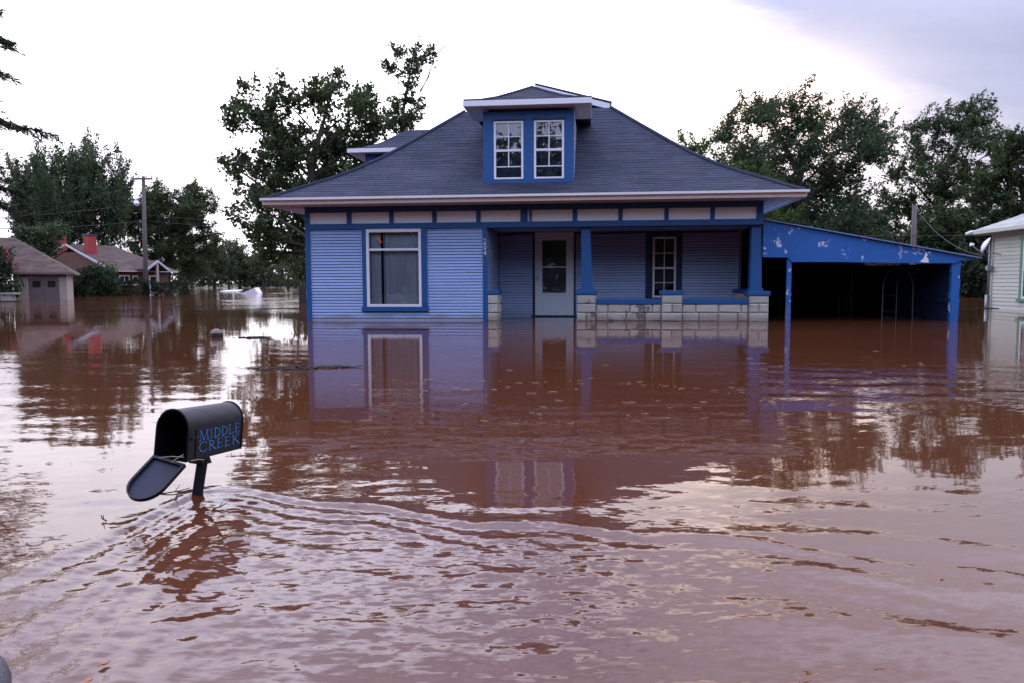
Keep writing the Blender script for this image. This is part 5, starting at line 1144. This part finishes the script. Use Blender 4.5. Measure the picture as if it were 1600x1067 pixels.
def bush(name, label, x, y, rx, ry, h, m, seed, n, leaf, boxy=False, cat='bush', group=None, zb=-.6):
    rng = np.random.default_rng(seed); t = thing(name, label, cat, (x, y, 0), 0, group)
    if boxy:
        C = rng.uniform(-1, 1, (n, 3)); ax = rng.integers(0, 3, n); C[np.arange(n), ax] = np.sign(C[np.arange(n), ax]) * rng.uniform(.85, 1.02, n); C = C * [rx, ry, (h - zb) / 2] + [0, 0, (h + zb) / 2]
        C += np.stack([np.zeros(n), np.zeros(n), .08 * np.sin(C[:, 0] * 3.1) * (C[:, 2] > h * .6)], 1)
    else:
        d = rng.normal(size=(n, 3)); d /= np.linalg.norm(d, axis=1, keepdims=True); lump = 1 + .18 * np.sin(d[:, 0] * 5 + seed) * np.sin(d[:, 2] * 6) + .12 * np.sin(d[:, 1] * 9 + d[:, 0] * 7)
        C = d * (lump * rng.uniform(.55, 1.05, n))[:, None] * [rx, ry, (h - zb) * .5] + [0, 0, (h + zb) * .5]
    C = C[C[:, 2] > -.1]; n = len(C)
    A = rng.normal(size=(n, 3)) + [0, 0, .3]; N = rng.normal(size=(n, 3)) + [0, 0, .4]; Ln = leaf * rng.uniform(.6, 1.4, n); tone = np.clip(.4 * np.sin(C[:, 0] * 3) * np.sin(C[:, 2] * 4) + .5 + rng.normal(0, .22, n), 0, 1)
    put('foliage', leaves_mesh('foliage', C, A, N, Ln, Ln * .55, tone, m), t)
    g = G(); 
    for k in range(7): g.tube([(0, 0, zb - .3), (rng.uniform(-.3, .3) * rx, rng.uniform(-.3, .3) * ry, h * .3), (rng.uniform(-.7, .7) * rx, rng.uniform(-.7, .7) * ry, h * .7)], [.04, .03, .012], 4)
    part('stems', g, BARK, t); return t
bush('bush', 'tall rounded green bush between the garage and the bungalow', -27.9, 50, 1.45, 1.3, 2.0, L5, 41, 5200, .2)
bush('bush', 'yellow green bush top behind the rounded bush by the bungalow wall', -27.6, 51.6, .7, .6, 2.35, L3, 45, 1500, .18)
bush('hedge', 'clipped dark hedge left of the tall utility pole under the bungalow windows', -26.6, 52.6, 1.12, .5, 1.02, L5, 42, 3200, .15, True, 'hedge', 'clipped hedges before the bungalow')
bush('hedge', 'clipped dark hedge right of the tall utility pole before the bungalow porch', -24.0, 52.9, 1.1, .5, .92, L5, 43, 3200, .15, True, 'hedge', 'clipped hedges before the bungalow')
cm = bush('flowering_shrub', 'dark shrub with dull pink blossom at the left edge before the garage', -25.7, 36.9, 1.35, 1.1, 3.0, L5, 44, 5200, .17, cat='shrub')
rng = np.random.default_rng(3); n = 170
d = rng.normal(size=(n, 3)); d /= np.linalg.norm(d, axis=1, keepdims=True); cl = rng.integers(0, 9, n); cc_ = rng.normal(size=(9, 3)); cc_ /= np.linalg.norm(cc_, axis=1, keepdims=True); cc_[:, 2] = np.abs(cc_[:, 2])
C = (cc_[cl] + d * .12) * [1.35, 1.1, 1.75] + [0, 0, 1.25]
put('blossom', leaves_mesh('blossom', C, rng.normal(size=(n, 3)), rng.normal(size=(n, 3)), np.full(n, .14), np.full(n, .1), rng.random(n), FLOW), cm)
bush('planter_weeds', 'weeds growing over the end of the low planter wall', -24.6, 37.0, .5, .2, .75, L3, 46, 500, .1, cat='weeds', zb=.2)

# conifer whose boughs reach in at the left edge; its trunk stands out of frame
cf = thing('conifer', 'conifer boughs with drooping needle sprays reaching in at the upper left edge', 'tree', (-7.9, 9.4, 0))
rng = np.random.default_rng(8); g = G()
g.tube([(0, 0, -1), (.05, 0, 3), (0, 0, 7)], [.22, .16, .06], 10)
Cs, As = [], []
boughs = [(.25, 5.2), (.62, 4.28), (.45, 4.05), (.50, 3.85), (.58, 3.55), (.45, 3.35), (.35, 3.1), (.98, 2.72), (.55, 2.6), (.35, 2.42), (.50, 2.25), (.72, 2.0), (.55, 1.85), (.30, 1.7)]
for i, (ln, z) in enumerate(boughs):
    ln = ln + 1.16; yy = rng.uniform(-.35, .35); p0 = Vector((0, 0, z + .35)); p1 = Vector((ln * .55, yy * .6, z + .22)); p2 = Vector((ln, yy, z))
    p2.z -= rng.uniform(.0, .28)
    g.tube([p0, p1, p2], [.03, .018, .005], 5)
    for q in np.linspace(.45, 1.0, 22):
        c = (p0.lerp(p1, q * 2) if q < .5 else p1.lerp(p2, q * 2 - 1)); sd_ = 1
        for sgn in (-1, 1):
            dirv = Vector((.62, sgn * rng.uniform(.2, .7), rng.uniform(-.8, .05))).normalized(); l = rng.uniform(.12, .30) * (1.15 - q * .55)
            e_ = c + dirv * l; g.tube([c, e_], [.005, .002], 3)
            k = 15; tt = rng.uniform(.05, 1.05, k)
            Cs.append(np.array(c)[None] + np.outer(tt * l, np.array(dirv)) + rng.normal(0, .016, (k, 3))); As.append(np.array(dirv)[None] + rng.normal(0, .35, (k, 3)))
C = np.concatenate(Cs); A = np.concatenate(As); n = len(C)
part('trunk', g, BARK, cf)
put('needles', leaves_mesh('needles', C, A, rng.normal(size=(n, 3)), rng.uniform(.06, .12, n), np.full(n, .015), rng.random(n), L5), cf)
# bare dead limb sticking up beside the oak crown
tag(part('dead_branch', G().tube([(-3.9, 33, 9.0), (-3.55, 33, 9.6), (-3.25, 33, 10.5), (-2.6, 33, 11.1), (-2.2, 33, 11.5)], [.05, .04, .03, .015, .006], 5), BARK), 'bare dead limb curving up out of the right side of the oak crown', 'branch')

# trees across the street, behind the viewer: they shade the porch and show in the window panes
rng = np.random.default_rng(77); Cs = []
for k in range(15):
    cx_ = -38 + k * 5.4 + rng.uniform(-1, 1); cy_ = -9 + rng.uniform(-3, 1); hh = rng.uniform(7.5, 12.5)
    for j in range(95):
        d = rng.normal(size=3); d /= np.linalg.norm(d); p = np.array([cx_, cy_, hh * .5]) + d * np.array([3.4, 2.4, hh * .5]) * rng.uniform(.3, 1)
        Cs.append(p + rng.normal(0, .45, (45, 3)))
Cs.append(np.stack([rng.uniform(-42, 42, 30000), -8 + rng.normal(0, 1.2, 30000), rng.uniform(.1, 5.5, 30000)], 1))  # unseen low leaf band, added to darken reflections in the house glass
C = np.concatenate(Cs); C = C[C[:, 2] > .1]; n = len(C)
o = put('street_trees', leaves_mesh('street_trees', C, rng.normal(size=(n, 3)), rng.normal(size=(n, 3)), rng.uniform(.35, .65, n), rng.uniform(.2, .4, n), rng.random(n), L1))
tag(o, 'mass of street trees and added low growth behind the viewer mirrored in the dark panes', 'trees', kind='stuff')
print('LEAVES', sum(len(m_.polygons) for m_ in bpy.data.meshes if m_.name.startswith(('crown', 'foliage', 'needles', 'bank', 'right_', 'street'))), 'ALL', sum(len(o_.data.polygons) for o_ in bpy.data.objects if o_.type == 'MESH'))
